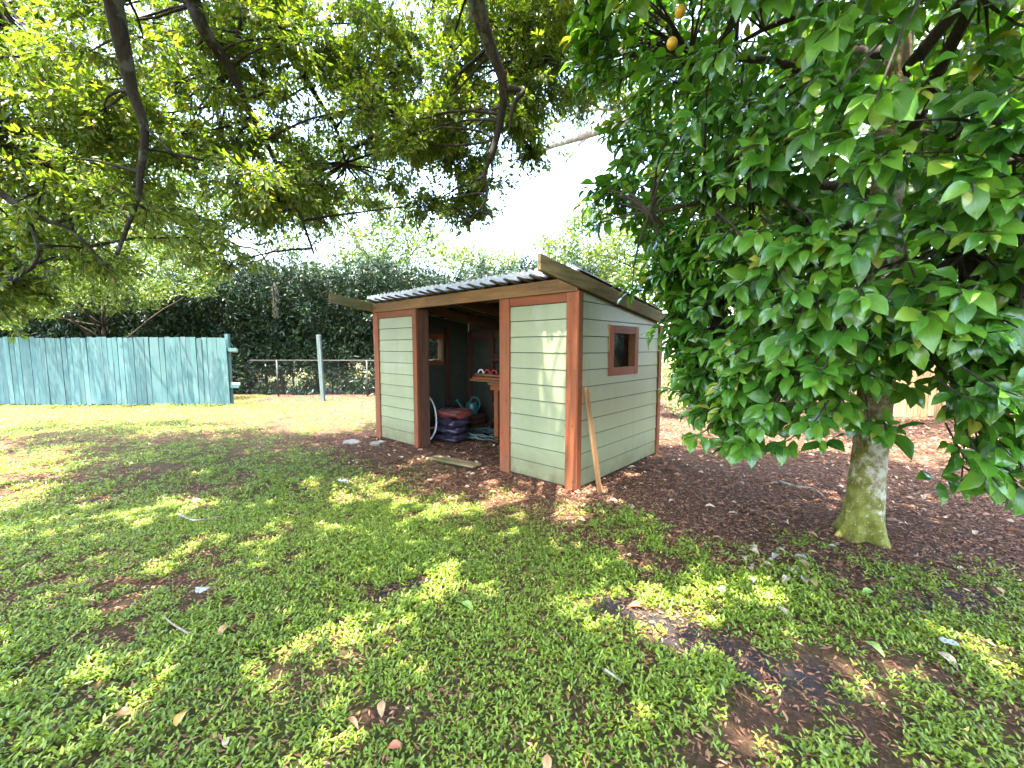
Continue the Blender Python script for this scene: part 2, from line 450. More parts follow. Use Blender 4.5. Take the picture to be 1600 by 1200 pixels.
M['bag_red'] = plain('printed_red_bag', (.15, .04, .03), .35, 0, .6, 8, .3)
M['red_plastic'] = plain('red_plastic', (.45, .03, .03), .3, 0, .15)
M['dark_metal'] = plain('dark_metal', (.04, .04, .045), .5, .5, .2)
M['fruit'] = plain('yellow_rind', (.62, .36, .03), .42, 0, .15, 40, .3)
M['roof_shingle'] = plain('grey_shingle', (.27, .26, .26), .9, 0, .3, 60, .4)
M['house_wall'] = plain('pale_wall', (.42, .46, .40), .8, 0, .08, 5)
M['fascia'] = plain('white_paint', (.75, .75, .73), .5, 0, .06)
M['window_dark'] = plain('dark_window', (.03, .035, .04), .1)
M['scrap'] = plain('pale_scrap', (.24, .27, .26), .6, 0, .15)
M['disc'] = plain('pale_mottle', (.20, .165, .13), .9, 0, .25, 12, .6)
for nm, c in dict(tan=(.33, .19, .085), orange=(.50, .22, .04), rust=(.30, .10, .045), pale=(.30, .24, .16), green=(.16, .26, .05), grey=(.21, .18, .15)).items():
    M['dry_' + nm] = plain('fallen_leaf_' + nm, c, .6, 0, .3, 18)

# ------------------------------------------------------------------ shed frame (v runs back along the side wall, u along the front to the left)
SH = Vector((0.709, 4.369, 0)); SH_ANG = math.atan2(.74252, .66982)
VX = np.array([.66982, .74252]); UX = np.array([-.74252, .66982])
def to_uv(x, y):
    dx = x - SH.x; dy = y - SH.y
    return dx * UX[0] + dy * UX[1], dx * VX[0] + dy * VX[1]
def from_uv(u, v, z=0): return Vector((SH.x + u * UX[0] + v * VX[0], SH.y + u * UX[1] + v * VX[1], z))

# ------------------------------------------------------------------ ground
def brown_mask(x, y):
    nz = (fbm(x * 1.3 + 40, y * 1.3 + 7) - .5)
    u, v = to_uv(x, y)
    du = np.maximum(np.maximum(-.35 - u, u - 4.35), 0); dv = np.maximum(np.maximum(-.75 - v, v - 2.6), 0)
    b1 = 1 - sstep(.0, .75, np.hypot(du, dv) + nz * 1.1)
    yb = 2.80 + np.maximum(0, 2.0 - x) * 1.15
    b2 = sstep(-.75, .45, y - yb + nz * 1.3) * sstep(.3, .8, x)
    b3 = sstep(-.5, .5, y - 11.5 + nz * 1.6 - np.where(x < -7.7, 3, 0)) * sstep(16.0, 15.0, y)
    return np.clip(np.maximum(np.maximum(b1, b2), b3), 0, 1)
def soil_mask(x, y):
    s = np.zeros_like(x)
    for cx, cy_, a, rx, ry in ((1.06, 2.02, -.55, .50, .14), (.72, 2.28, -.4, .28, .10), (-.75, 2.55, .2, .22, .14), (2.75, 2.45, .2, .4, .12)):
        c, sn = math.cos(a), math.sin(a); dx = x - cx; dy = y - cy_
        d = np.hypot((dx * c + dy * sn) / rx, (-dx * sn + dy * c) / ry) + (fbm(x * 7, y * 7) - .5) * 2.2
        s = np.maximum(s, 1 - sstep(.6, 1.4, d))
    return s
def green_mask(x, y):
    n = .40 * fbm(x * .8 + 3, y * .8 + 5) + .30 * fbm(x * 3.1 + 11, y * 3.1) + .30 * fbm(x * 8 + 2, y * 8, 2)
    g = sstep(.41, .57, n + .07 * sstep(4.5, 2.0, y) - .06 * sstep(5.5, 8, y) * sstep(11, 9, y) * sstep(-9, -6, x))
    lawn = sstep(-4.0, -7.0, x) * sstep(6.6, 8.2, y)
    g = np.maximum(g, .85 * lawn)
    return g * (1 - brown_mask(x, y)) * (1 - soil_mask(x, y))
def ground_z(x, y):
    u, v = to_uv(x, y)
    near = sstep(20, 12, np.hypot(x, y - 6))
    inside = sstep(.5, .0, np.maximum(np.maximum(-u, u - 4.1), np.maximum(-v, v - 2.2)))
    z = (fbm(x * .7 + 70, y * .7) - .5) * .07 + (fbm(x * 3 + 5, y * 3) - .5) * .03
    return (z - .012) * near * (1 - .8 * inside)
xs = np.unique(np.concatenate([np.linspace(-400, -18, 14), np.arange(-18, 13, .11), np.linspace(13, 400, 14)]))
ys = np.unique(np.concatenate([np.linspace(-200, -1, 10), np.arange(-1, 16, .11), np.linspace(16, 700, 16)]))
gx, gy = np.meshgrid(xs, ys)
gz = ground_z(gx.ravel(), gy.ravel())
V = np.column_stack([gx.ravel(), gy.ravel(), gz])
nx, ny = len(xs), len(ys)
ii = (np.arange(ny - 1)[:, None] * nx + np.arange(nx - 1)[None, :]).ravel()
T = np.column_stack([ii, ii + 1, ii + nx + 1, ii + nx])
gr = green_mask(gx.ravel(), gy.ravel())
far = np.hypot(gx.ravel(), gy.ravel()) > 22
gr[far] = .8
me = np_mesh('ground', V, T, M['ground'], {'green': gr, 'soil': soil_mask(gx.ravel(), gy.ravel())}, True)
tag(link('ground', me), 'brown soil yard with worn patches', None, None, 'structure')

# ------------------------------------------------------------------ shed
shed = empty('garden_shed', SH, SH_ANG)
tag(shed, 'open-fronted sage green lap-sided shed with red-brown trim and sloping corrugated roof', 'shed')
U, DV = 4.06, 2.10                                    # width of the front, depth
SL = -.13                                             # roof slope per metre of depth
def raf_bot(v): return 2.15 + SL * v
def bx(name, u0, u1, v0, v1, z0, z1, m, parent=shed, bevel=.004):
    c = ((v0 + v1) / 2, (u0 + u1) / 2, (z0 + z1) / 2); h = ((v1 - v0) / 2, (u1 - u0) / 2, (z1 - z0) / 2)
    return MB().box((-h[0], -h[1], -h[2]), h).build(name, m, parent, c, bevel=bevel)
EXPO = .183
GAP = .009
def front_boards(u0, u1, z0, ztop, out, sgn):
    """boards lying along u on the plane v = out; sgn -1 faces the front"""
    z = z0
    while z < ztop - .03:
        top = min(EXPO - GAP, ztop - z - .003)
        poly = [(sgn * .006, 0), (sgn * .022, 0), (sgn * .016, top), (sgn * .006, top)]
        L = u1 - u0
        MB().prism([(q, p) for p, q in poly], 1, -L / 2, L / 2).build('siding_board', M['siding_y'], shed, (out, (u0 + u1) / 2, z))
        z += EXPO
front_boards(.145, .962, .03, 2.03, .0, -1)
front_boards(2.968, 3.948, .03, 2.03, .0, -1)
front_boards(.06, 4.0, .03, raf_bot(DV) + .02, DV - .03, 1)
WZ0, WZ1, WV0, WV1 = 1.215, 1.815, .645, 1.395          # window openings in both side walls
def side_boards(uw, sgn):
    """sgn -1 faces away from the shed on the right wall"""
    def piece(v0, v1, z, zh):
        def zt(v): return min(zh, raf_bot(v) - .004)
        if zt(v0) - z < .02: return
        ve = v1
        if zt(v1) <= z + .004: ve = (2.146 - z - .004) / -SL
        br_ = (2.146 - zh) / -SL
        pts = [v0] + ([br_] if v0 + .01 < br_ < ve - .01 else []) + [ve]
        vs_ = []; n = len(pts)
        for off0, off1 in ((.022, .016), (.006, .006)):
            for v in pts: vs_.append((v, uw + sgn * off0, z))
            for v in pts: vs_.append((v, uw + sgn * off1, max(zt(v), z + .003)))
        fs_ = []
        for i in range(n - 1):
            fs_ += [(i, i+1, n+i+1, n+i), (2*n+i, 3*n+i, 3*n+i+1, 2*n+i+1), (n+i, n+i+1, 3*n+i+1, 3*n+i), (i, 2*n+i, 2*n+i+1, i+1)]
        fs_ += [(0, n, 3*n, 2*n), (n-1, 3*n-1, 4*n-1, 2*n-1)]
        cx, cz = (v0 + ve) / 2, z
        MB().add([(a - cx, b - uw, c - cz) for a, b, c in vs_], fs_).build('siding_board', M['siding_x'], shed, (cx, uw, cz))
    z = .03
    while z < 2.13:
        zh = z + EXPO - GAP
        if zh > WZ0 and z < WZ1:
            piece(.055, WV0 + .02, z, zh); piece(WV1 - .02, 2.05, z, zh)
            if z < WZ0 - .02: piece(WV0 + .021, WV1 - .021, z, WZ0 + .01)
            if zh > WZ1 + .02: piece(WV0 + .021, WV1 - .021, WZ1 - .01, zh)
        else: piece(.055, 2.05, z, zh)
        z += EXPO
    # sheathing seen in the dark joints; inside, its dark colour carries the interior shade
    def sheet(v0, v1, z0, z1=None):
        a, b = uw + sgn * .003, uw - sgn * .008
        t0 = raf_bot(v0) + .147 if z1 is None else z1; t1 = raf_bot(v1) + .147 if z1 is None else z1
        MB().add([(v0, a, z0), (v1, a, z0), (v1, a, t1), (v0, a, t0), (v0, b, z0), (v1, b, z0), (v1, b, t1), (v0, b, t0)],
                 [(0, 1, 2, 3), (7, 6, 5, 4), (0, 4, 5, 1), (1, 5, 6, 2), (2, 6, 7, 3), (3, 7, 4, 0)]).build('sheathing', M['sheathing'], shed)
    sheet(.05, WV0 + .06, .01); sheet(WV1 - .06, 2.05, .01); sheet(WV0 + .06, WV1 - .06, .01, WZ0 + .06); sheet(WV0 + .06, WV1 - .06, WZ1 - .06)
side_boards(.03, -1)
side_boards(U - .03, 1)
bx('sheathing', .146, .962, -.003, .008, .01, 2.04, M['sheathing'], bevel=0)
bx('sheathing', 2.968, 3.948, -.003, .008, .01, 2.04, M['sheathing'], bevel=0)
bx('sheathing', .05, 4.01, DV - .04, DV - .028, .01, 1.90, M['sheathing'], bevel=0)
# posts and trim
bx('corner_post', .0, .143, -.040, .012, 0, 2.132, M['red_z'])
bx('corner_trim', -.012, .030, -.036, .052, 0, 2.138, M['red_z'])
bx('door_post', .964, 1.128, -.040, .05, 0, 2.132, M['red_z'])
bx('door_post', 2.862, 2.966, -.040, .0, 0, 2.132, M['red_z'])
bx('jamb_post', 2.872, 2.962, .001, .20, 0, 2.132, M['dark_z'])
bx('corner_post', 3.950, 4.098, -.040, .05, 0, 2.132, M['red_z'])
bx('rear_corner_post', -.012, .09, 2.052, 2.15, 0, 1.87, M['red_z'])
bx('rear_corner_post', 3.97, 4.072, 2.052, 2.15, 0, 1.87, M['red_z'])
bx('trim_board', .144, .963, -.034, .004, 2.032, 2.131, M['red_y'])
bx('trim_board', 2.967, 3.949, -.034, .004, 2.032, 2.131, M['red_y'])
bx('header_beam', .003, 2.62, -.046, .0, 2.135, 2.28, M['tan_y'])
bx('header_beam', 2.622, 4.094, -.044, .0, 2.135, 2.279, M['tan_y'])
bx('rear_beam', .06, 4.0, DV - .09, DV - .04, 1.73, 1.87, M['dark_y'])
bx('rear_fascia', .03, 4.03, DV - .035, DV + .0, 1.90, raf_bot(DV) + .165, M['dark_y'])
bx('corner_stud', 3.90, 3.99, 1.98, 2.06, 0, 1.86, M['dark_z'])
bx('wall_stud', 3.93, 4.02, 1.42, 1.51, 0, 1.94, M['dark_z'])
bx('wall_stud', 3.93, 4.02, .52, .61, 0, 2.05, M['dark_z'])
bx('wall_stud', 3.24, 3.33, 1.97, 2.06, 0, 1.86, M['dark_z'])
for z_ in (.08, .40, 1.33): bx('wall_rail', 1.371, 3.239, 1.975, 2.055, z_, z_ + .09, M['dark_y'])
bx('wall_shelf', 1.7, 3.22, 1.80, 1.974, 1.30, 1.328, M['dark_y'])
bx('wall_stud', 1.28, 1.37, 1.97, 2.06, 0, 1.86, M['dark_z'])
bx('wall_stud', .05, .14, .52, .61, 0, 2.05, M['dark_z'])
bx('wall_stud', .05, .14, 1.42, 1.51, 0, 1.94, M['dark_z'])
# rafters: the outer two run out past the front
def rafter(name, u0, u1, v0, v1, dz, depth, m):
    poly = [(raf_bot(v0) + dz, v0), (raf_bot(v1) + dz, v1), (raf_bot(v1) + dz + depth, v1), (raf_bot(v0) + dz + depth, v0)]
    cx = (v0 + v1) / 2; cz = raf_bot(cx); cu = (u0 + u1) / 2
    return MB().prism([(z - cz, v - cx) for z, v in poly], 1, u0 - cu, u1 - cu).build(name, m, shed, (cx, cu, cz), bevel=.004)
rafter('rafter', -.052, -.013, -.735, 2.22, .0, .150, M['old_x'])
rafter('rafter', 4.100, 4.140, -.76, 2.22, .0, .150, M['old_x'])
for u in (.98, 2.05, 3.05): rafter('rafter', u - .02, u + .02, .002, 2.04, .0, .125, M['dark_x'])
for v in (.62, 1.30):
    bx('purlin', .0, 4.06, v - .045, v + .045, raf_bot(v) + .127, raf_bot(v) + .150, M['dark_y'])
# roofing: narrow battens under corrugated sheets
nb = 20
for i in range(nb):
    u = .12 + i * (3.86 / (nb - 1)) + random.uniform(-.02, .02)
    v0 = -.165 + random.uniform(-.04, .02)
    rafter('batten', u - .021, u + .021, v0, 2.16, .151, .022, M['old_x'])
def roof_sheet(u0, u1, v0, v1, lift):
    pitch = .102; n = int((u1 - u0) / (pitch / 8)); st = [v0, v0 + .15, v0 + .4, (v0 + v1) / 2, v1]
    vs_ = []; fs_ = []
    for th in (0, .004):
        for v in st:
            for k in range(n + 1):
                u = u0 + (u1 - u0) * k / n
                w = math.sin(2 * math.pi * u / pitch); w = math.copysign(abs(w) ** .6, w)
                vs_.append((v - v0, u - u0, raf_bot(v) - raf_bot(v0) + th + .020 * w))
    m_ = n + 1; o_ = len(st) * m_
    for i in range(len(st) - 1):
        for k in range(n):
            a = i * m_ + k; fs_.append((a, a + 1, a + m_ + 1, a + m_)); fs_.append((o_ + a, o_ + a + m_, o_ + a + m_ + 1, o_ + a + 1))
    for k in range(n):
        fs_.append((k, o_ + k, o_ + k + 1, k + 1))
    return MB().add(vs_, fs_).build('roof_sheet', M['roof'], shed, (v0, u0, raf_bot(v0) + .201 + lift), smooth=True)
for i in range(6):
    roof_sheet(.0 + i * .674, .0 + i * .674 + .69, -.19 + .01 * (i % 3), 2.2, .004 * (i % 2))
nail = MB().tube([(0, 0, 0), (-.004, 0, 0)], .0065, 8).mesh('nail', M['dark_metal'])
for u_, zs_ in ((.04, (.12, .7, 1.3, 1.9)), (.10, (.35, 1.0, 1.6, 2.05)), (1.01, (.2, .9, 1.5, 2.0)), (1.08, (.5, 1.2, 1.8)), (2.91, (.3, 1.1, 1.9)), (4.02, (.25, 1.0, 1.75))):
    for z_ in zs_: link('nail', nail, shed, (-.0405, u_ + random.uniform(-.01, .01), z_ + random.uniform(-.03, .03)))
for u_ in (.12, .5, 1.05, 1.9, 2.56, 2.68, 3.3, 4.0): link('nail', nail, shed, (-.0465 if u_ < 2.62 else -.0445, u_, 2.17 + random.uniform(0, .07)))
# windows
def window(uw, sgn):
    w = empty('window', (0, uw, 0)); w.parent = shed
    def fb(name, v0, v1, z0, z1, t0, t1, m):
        a, b = sorted((sgn * t0, sgn * t1)); c = ((v0 + v1) / 2, (a + b) / 2, (z0 + z1) / 2)
        h = ((v1 - v0) / 2, (b - a) / 2, (z1 - z0) / 2)
        return MB().box((-h[0], -h[1], -h[2]), h).build(name, m, w, c, bevel=.003)
    fb('frame', WV0, WV0 + .095, WZ0, WZ1, -.01, .036, M['red_z']); fb('frame', WV1 - .095, WV1, WZ0, WZ1, -.01, .036, M['red_z'])
    fb('frame', WV0 + .096, WV1 - .096, WZ1 - .095, WZ1, -.01, .034, M['red_x']); fb('frame', WV0 + .096, WV1 - .096, WZ0, WZ0 + .095, -.01, .034, M['red_x'])
    fb('jamb', WV0 + .075, WV0 + .093, WZ0 + .08, WZ1 - .08, -.12, -.011, M['tan_z']); fb('jamb', WV1 - .093, WV1 - .075, WZ0 + .08, WZ1 - .08, -.12, -.011, M['tan_z'])
    fb('pane', WV0 + .094, WV1 - .094, WZ0 + .094, WZ1 - .094, -.050, -.045, M['glass'])
    return w
window(.03, -1); window(U - .03, 1)

# ------------------------------------------------------------------ things in and round the shed
def tube_obj(name, pts, r, m, parent=None, n=7):
    return MB().tube(pts, r, n).build(name, m, parent, smooth=True)
def smooth_path(pts, k=6):
    pts = [Vector(p) for p in pts]; out = []
    for i in range(len(pts) - 1):
        p0 = pts[max(i - 1, 0)]; p1 = pts[i]; p2 = pts[i + 1]; p3 = pts[min(i + 2, len(pts) - 1)]
        for j in range(k):
            t = j / k
            out.append(.5 * ((2 * p1) + (p2 - p0) * t + (2 * p0 - 5 * p1 + 4 * p2 - p3) * t * t + (3 * p1 - p0 - 3 * p2 + p3) * t ** 3))
    out.append(pts[-1]); return out

# leaning stake: foot on the ground off the side wall, pointed head against it
foot = from_uv(-.235, .075, 0.0); head = from_uv(-.036, .085, 1.13)
stv = head - foot; sl = stv.length
mb = MB(); w, t = .029, .012
mb.prism([(-w, 0), (w, 0), (w, sl - .07), (.006, sl), (-.006, sl), (-w, sl - .05)], 0, -t, t)
so = mb.build('wooden_stake', M['tan_z'], None, foot)
zx = stv.normalized(); sx = Vector((UX[0], UX[1], 0)); yy = Vector((VX[0], VX[1], 0)); yy = (yy - zx * yy.dot(zx)).normalized(); xx = yy.cross(zx)
so.matrix_world = Matrix.Translation(foot) @ Matrix((xx, yy, zx)).transposed().to_4x4()
tag(so, 'tan wooden stake with cut point leaning on the shed corner', 'stake')
# plank lying before the doorway
p0 = gnd(676, 717); p1 = gnd(746, 733)
pv = (p1 - p0); L = pv.length
o = MB().box((0, -.085, 0), (L, .085, .03)).build('plank', M['old_x'], None, (p0.x, p0.y, .012), bevel=.006)
o.rotation_euler = (.03, -.02, math.atan2(pv.y, pv.x)); tag(o, 'short weathered plank lying on the mulch before the doorway', 'plank')

def bag(u, v, z, rz, m, label, sx=.31, sy=.21, h=.14):
    n = 26; k = 14; vs_ = []; fs_ = []
    for i in range(k + 1):
        ph = math.pi * i / k - math.pi / 2
        for j in range(n):
            th = 2 * math.pi * j / n
            c, s = math.cos(th), math.sin(th)
            rx = math.copysign(abs(c) ** .55, c); ry = math.copysign(abs(s) ** .55, s)
            q = max(0.02, math.cos(ph)) ** .55
            wob = 1 + .05 * math.sin(3 * th + i + u * 9) + .03 * math.sin(5 * th + 2 * i)
            vs_.append((sx * rx * q * wob, sy * ry * q * wob, h / 2 + h / 2 * math.copysign(abs(math.sin(ph)) ** .9, math.sin(ph)) * (1 + .16 * math.sin(4 * th + i))))
    for i in range(k):
        for j in range(n):
            fs_.append((i * n + j, i * n + (j + 1) % n, (i + 1) * n + (j + 1) % n, (i + 1) * n + j))
    fs_.append(tuple(range(n))[::-1]); fs_.append(tuple(range(k * n, k * n + n)))
    vs_ = [Vector(p) + Vector((nz_.noise(Vector(p) * 7 + Vector((u * 9, z * 31, 0))), nz_.noise(Vector(p) * 7 + Vector((z * 17, 5, u))), .55 * nz_.noise(Vector(p) * 9 + Vector((3, z * 23, 1))))) * .055 for p in vs_]
    o = MB().add(vs_, fs_).build('mulch_bag', m, None, from_uv(u, v, z), smooth=True)
    o.rotation_euler = (random.uniform(-.05, .05), random.uniform(-.05, .05), SH_ANG + rz)
    return tag(o, label, 'bag', 'bags stacked in the shed')
bag(2.92, .66, .0, 1.5, M['bag'], 'dark purple plastic bag at the bottom of the stack in the shed')
bag(2.95, .68, .125, 1.6, M['bag'], 'dark purple plastic bag second from the bottom of the stack')
bag(2.94, .70, .25, 1.45, M['bag'], 'dark plastic bag just under the topmost bag of the stack')
bag(2.97, .74, .375, 1.75, M['bag_red'], 'reddish printed bag on top of the stack in the shed', h=.15)
# white tubing coil standing against the left panel
mb = MB(); pts = []
for i in range(90):
    t = 2 * math.pi * i / 30; rr = .36 - .05 * (i / 90) + .012 * math.sin(t * 2)
    pts.append(from_uv(2.90 + .22 + .10 * math.sin(t) * .4 - .06 * i / 90, .30 + rr * math.cos(t) * .55, .40 + rr * 1.05 * math.sin(t)))
tag(tube_obj('tubing_coil', pts, .011, M['white_plastic']), 'coil of white tubing standing inside the left doorpost', 'tubing')
# grey green garden hose coil on the ground
pts = []
for i in range(150):
    t = 2 * math.pi * i / 28; rr = .34 - .10 * ((i * 7 % 50) / 50) + .03 * math.sin(i * .9)
    pts.append(from_uv(2.62 + .05 * math.sin(i * .12) + rr * math.cos(t) * 1.15, 1.12 + .06 * math.sin(i * .07) + rr * math.sin(t), .03 + .10 * (i / 150) + .015 * math.sin(i * 1.7)))
tag(tube_obj('garden_hose', pts, .011, M['hose_green']), 'grey green garden hose lying coiled beside the stacked bags', 'hose')
# white plastic pipe end
a = gnd(768, 681, .02); b = gnd(792, 689, .02)
tag(tube_obj('plastic_pipe', [a, b], .02, M['white_plastic'], n=10), 'white plastic pipe lying at the foot of the workbench', 'pipe')
# workbench
wb = empty('workbench', from_uv(1.55, 1.5, 0), SH_ANG)
tag(wb, 'red-brown timber workbench against the rear wall of the shed', 'workbench')
def wbx(name, u0, u1, v0, v1, z0, z1, m):
    c = ((v0 + v1) / 2 - 1.5, (u0 + u1) / 2 - 1.55, (z0 + z1) / 2); h = ((v1 - v0) / 2, (u1 - u0) / 2, (z1 - z0) / 2)
    return MB().box((-h[0], -h[1], -h[2]), h).build(name, m, wb, c, bevel=.003)
for u in (2.22, .55):
    wbx('leg', u, u + .09, 1.06, 1.15, 0, .94, M['red_z']); wbx('leg', u, u + .09, 1.86, 1.95, 0, .94, M['red_z'])
    wbx('stretcher', u + .02, u + .06, 1.152, 1.858, .22, .31, M['red_x'])
    wbx('stretcher', u + .02, u + .06, 1.152, 1.858, .52, .60, M['red_x'])
wbx('apron', .50, 2.36, 1.03, 1.058, .86, .94, M['red_y'])
for i in range(4): wbx('tabletop_plank', .42, 2.42 + .03 * (i % 2), 1.02 + i * .235, 1.02 + i * .235 + .228, .942, .98, M['tan_y'])
wbx('lower_shelf', .66, 2.20, 1.16, 1.85, .312, .335, M['tan_y'])
# lumber on the bench
for i, (u0, u1, v, z, lab) in enumerate(((.5, 2.86, 1.10, .984, 'longest tan board at the front of the workbench pile'), (.6, 2.62, 1.22, .984, 'tan board lying second from the front of the workbench'),
                                     (.5, 2.80, 1.12, 1.024, 'red-brown board lying on the front boards of the workbench'), (.7, 2.90, 1.20, 1.064, 'tan board on top of the workbench lumber pile'))):
    o = MB().box((-.055, -(u1 - u0) / 2, 0), (.055, (u1 - u0) / 2, .036)).build('lumber_board', M['tan_y' if i != 2 else 'red_y'], None, from_uv((u0 + u1) / 2, v, z), bevel=.003)
    o.rotation_euler = (0, 0, SH_ANG + (.02, -.02, .03, -.03)[i]); tag(o, lab, 'board', 'lumber on the workbench')
# red handled hoops lying on the boards
for i, lab in enumerate(('red hooped handle on the workbench nearest the door', 'red hooped handle in the middle of the workbench row', 'red hooped handle on the workbench closest to the doorpost')):
    u = 2.76 - i * .15
    pts = [from_uv(u + .066 * math.cos(t), 1.20 + .01 * i, 1.106 + .066 * math.sin(t)) for t in np.linspace(0, math.pi, 12)]
    e = MB().tube(pts, .013, 7); o = e.build('tool_handle', M['red_plastic'] if i else M['white_plastic'], None, smooth=True)
    if i == 0: lab = 'white hooped handle on the workbench nearest the door'
    tag(o, lab, 'handle', 'hooped handles on the workbench')
# crate and watering can at the back
cr = empty('crate', from_uv(3.45, 1.62, 0), SH_ANG + .1); tag(cr, 'dark slatted crate on the shed floor under the watering can', 'crate')
for i in range(3):
    z = .02 + i * .09
    MB().box((-.2, -.17, z), (.2, -.155, z + .075)).build('slat', M['dark_x'], cr); MB().box((-.2, .155, z), (.2, .17, z + .075)).build('slat', M['dark_x'], cr)
    MB().box((-.2, -.154, z), (-.185, .154, z + .075)).build('slat', M['dark_y'], cr); MB().box((.185, -.154, z), (.2, .154, z + .075)).build('slat', M['dark_y'], cr)
MB().box((-.2, -.17, .278), (.2, .17, .292)).build('lid', M['dark_x'], cr)
wc = empty('watering_can', from_uv(3.42, 1.58, .293), SH_ANG + 2.2); tag(wc, 'teal plastic watering can standing on a dark crate', 'watering can')
mb = MB(); n = 20; prof = [(.0, 0), (.115, 0), (.125, .02), (.12, .14), (.10, .21), (.09, .225), (.08, .21), (0, .20)]
for i, (r_, z) in enumerate(prof): mb.v += [(r_ * math.cos(2 * math.pi * k / n), .85 * r_ * math.sin(2 * math.pi * k / n), z) for k in range(n)]
mb.f += [(i * n + k, i * n + (k + 1) % n, (i + 1) * n + (k + 1) % n, (i + 1) * n + k) for i in range(len(prof) - 1) for k in range(n)]
mb.build('body', M['can_teal'], wc, smooth=True)
MB().tube([(.11, 0, .05), (.2, 0, .13), (.27, 0, .23), (.30, 0, .26)], [.03, .02, .016, .034], 10).build('spout', M['can_teal'], wc, smooth=True)
MB().tube(smooth_path([(.03, 0, .215), (-.02, 0, .31), (-.12, 0, .29), (-.16, 0, .18), (-.118, 0, .08)]), .014, 8).build('handle', M['can_teal'], wc, smooth=True)
# rake leaning by the bench
a = from_uv(2.95, 1.42, .02); b = from_uv(2.52, 1.93, 1.08)
rk = empty('garden_rake', a); tag(rk, 'thin dark handled rake leaning on the rear wall by the hose', 'rake')
MB().tube([(0, 0, 0), b - a], .012, 7).build('handle', M['dark_metal'], rk, smooth=True)
mb = MB()
for i in range(7):
    q = (i - 3) * .03; mb.tube([(q * .3, q * .3, .02), (q * 1.6, q * 1.1, -.01 + .01)], .004, 4)
mb.build('head', M['dark_metal'], rk)

# ------------------------------------------------------------------ teal board fence
FY = 11.2
fence = empty('board_fence', (-12, FY, 0)); tag(fence, 'teal painted vertical board fence along the left side of the yard', 'fence')
base_board = {}
x = -7.69; i = 0
while x > -17.4:
    w = random.choice((.132, .138, .142)); h = random.choice((1.80, 1.82, 1.83))
    if w not in base_board:
        mb = MB(); hw = w / 2 - .002
        mb.prism([(-.011, -hw), (-.011, hw), (.008, hw), (.008, -hw)], 2, 0, h)   # replaced just below by a dog-eared board
        mb = MB(); c = .018
        mb.prism([(0, -hw), (0, hw), (1.82 - c, hw), (1.82, hw - c), (1.82, -hw + c), (1.82 - c, -hw)], 1, -.009, .009)
        base_board[w] = mb.mesh('board', M['teal'])
    o = link('board', base_board[w], fence, (x - w / 2 + 12, random.uniform(-.006, .006), random.uniform(-.02, .02)))
    o.rotation_euler = (random.uniform(-.006, .006), random.uniform(-.009, .009), random.uniform(-.02, .02))
    x -= w + random.choice((0, .001, .003, .008)); i += 1
for z in (.45, 1.45):
    MB().box((-5.4, .022, z), (4.55, .06, z + .09)).build('rail', M['teal'], fence)
for px_ in (-7.74, -10.2, -12.6, -15.0, -17.2):
    MB().box((px_ + 12 - .045, .061, 0), (px_ + 12 + .045, .15, 1.92 if px_ > -8 else 1.75)).build('post', M['teal'], fence)
# two pale rail ends fixed past the fence end
for (px_, py_), lab in (((364, 548), 'upper pale bare timber offcut fixed past the teal fence end'), ((368, 600), 'lower pale bare timber offcut fixed past the teal fence end')):
    c = at(px_, py_, FY + .06)
    o = MB().box((-.13, -.018, -.042), (.13, .018, .042)).build('rail_end', M['disc'], None, c, bevel=.004); o.rotation_euler = (0, .05, 0)
    tag(o, lab, 'timber', 'pale rail ends at the fence end')
pst = gnd(505, 627)
mb = MB().box((-.052, -.05, 0), (.052, .05, 1.93)); o = mb.build('fence_post', M['old_post'], None, (pst.x, pst.y, -.02), bevel=.008); o.rotation_euler = (0, -.03, 0)
tag(o, 'lone tall grey-teal timber post standing before the chain-link fence', 'post')

# ------------------------------------------------------------------ chain-link fence
CY_ = 13.1
cf = empty('chain_link_fence', (-3, CY_, 0)); tag(cf, 'low galvanised chain-link fence running before the dark hedge', 'fence')
cx0, cx1, ch_ = -8.3, 3.6, 1.14
MB().tube([(cx0 + 3, 0, ch_), (cx1 + 3, 0, ch_)], .021, 8).build('top_rail', M['galv'], cf, smooth=True)
for px_ in (-7.45, -4.6, -2.0, .8, 3.5):
    MB().tube([(px_ + 3, 0, -.05), (px_ + 3, 0, ch_ + .02)], .026, 8).build('post', M['galv'], cf, smooth=True)
mb = MB(); dm = .075; k = 0
xa = cx0 + 3
while xa < cx1 + 3 + ch_:
    for s_ in (1, -1):
        x0_, x1_ = xa, xa - s_ * ch_ if s_ == 1 else xa + ch_
        if s_ == -1: x0_, x1_ = xa - ch_, xa
        z0_, z1_ = (.02, ch_) if s_ == 1 else (.02, ch_)
        w_ = .0015
        mb.add([(x0_ - w_, .03 + .002 * s_, z0_), (x0_ + w_, .03 + .002 * s_, z0_), (x1_ + w_, .03 + .002 * s_, z1_), (x1_ - w_, .03 + .002 * s_, z1_)], [(0, 1, 2, 3)])
    xa += dm
o = mb.build('wire_mesh', M['galv'], cf); o['kind'] = 'stuff'

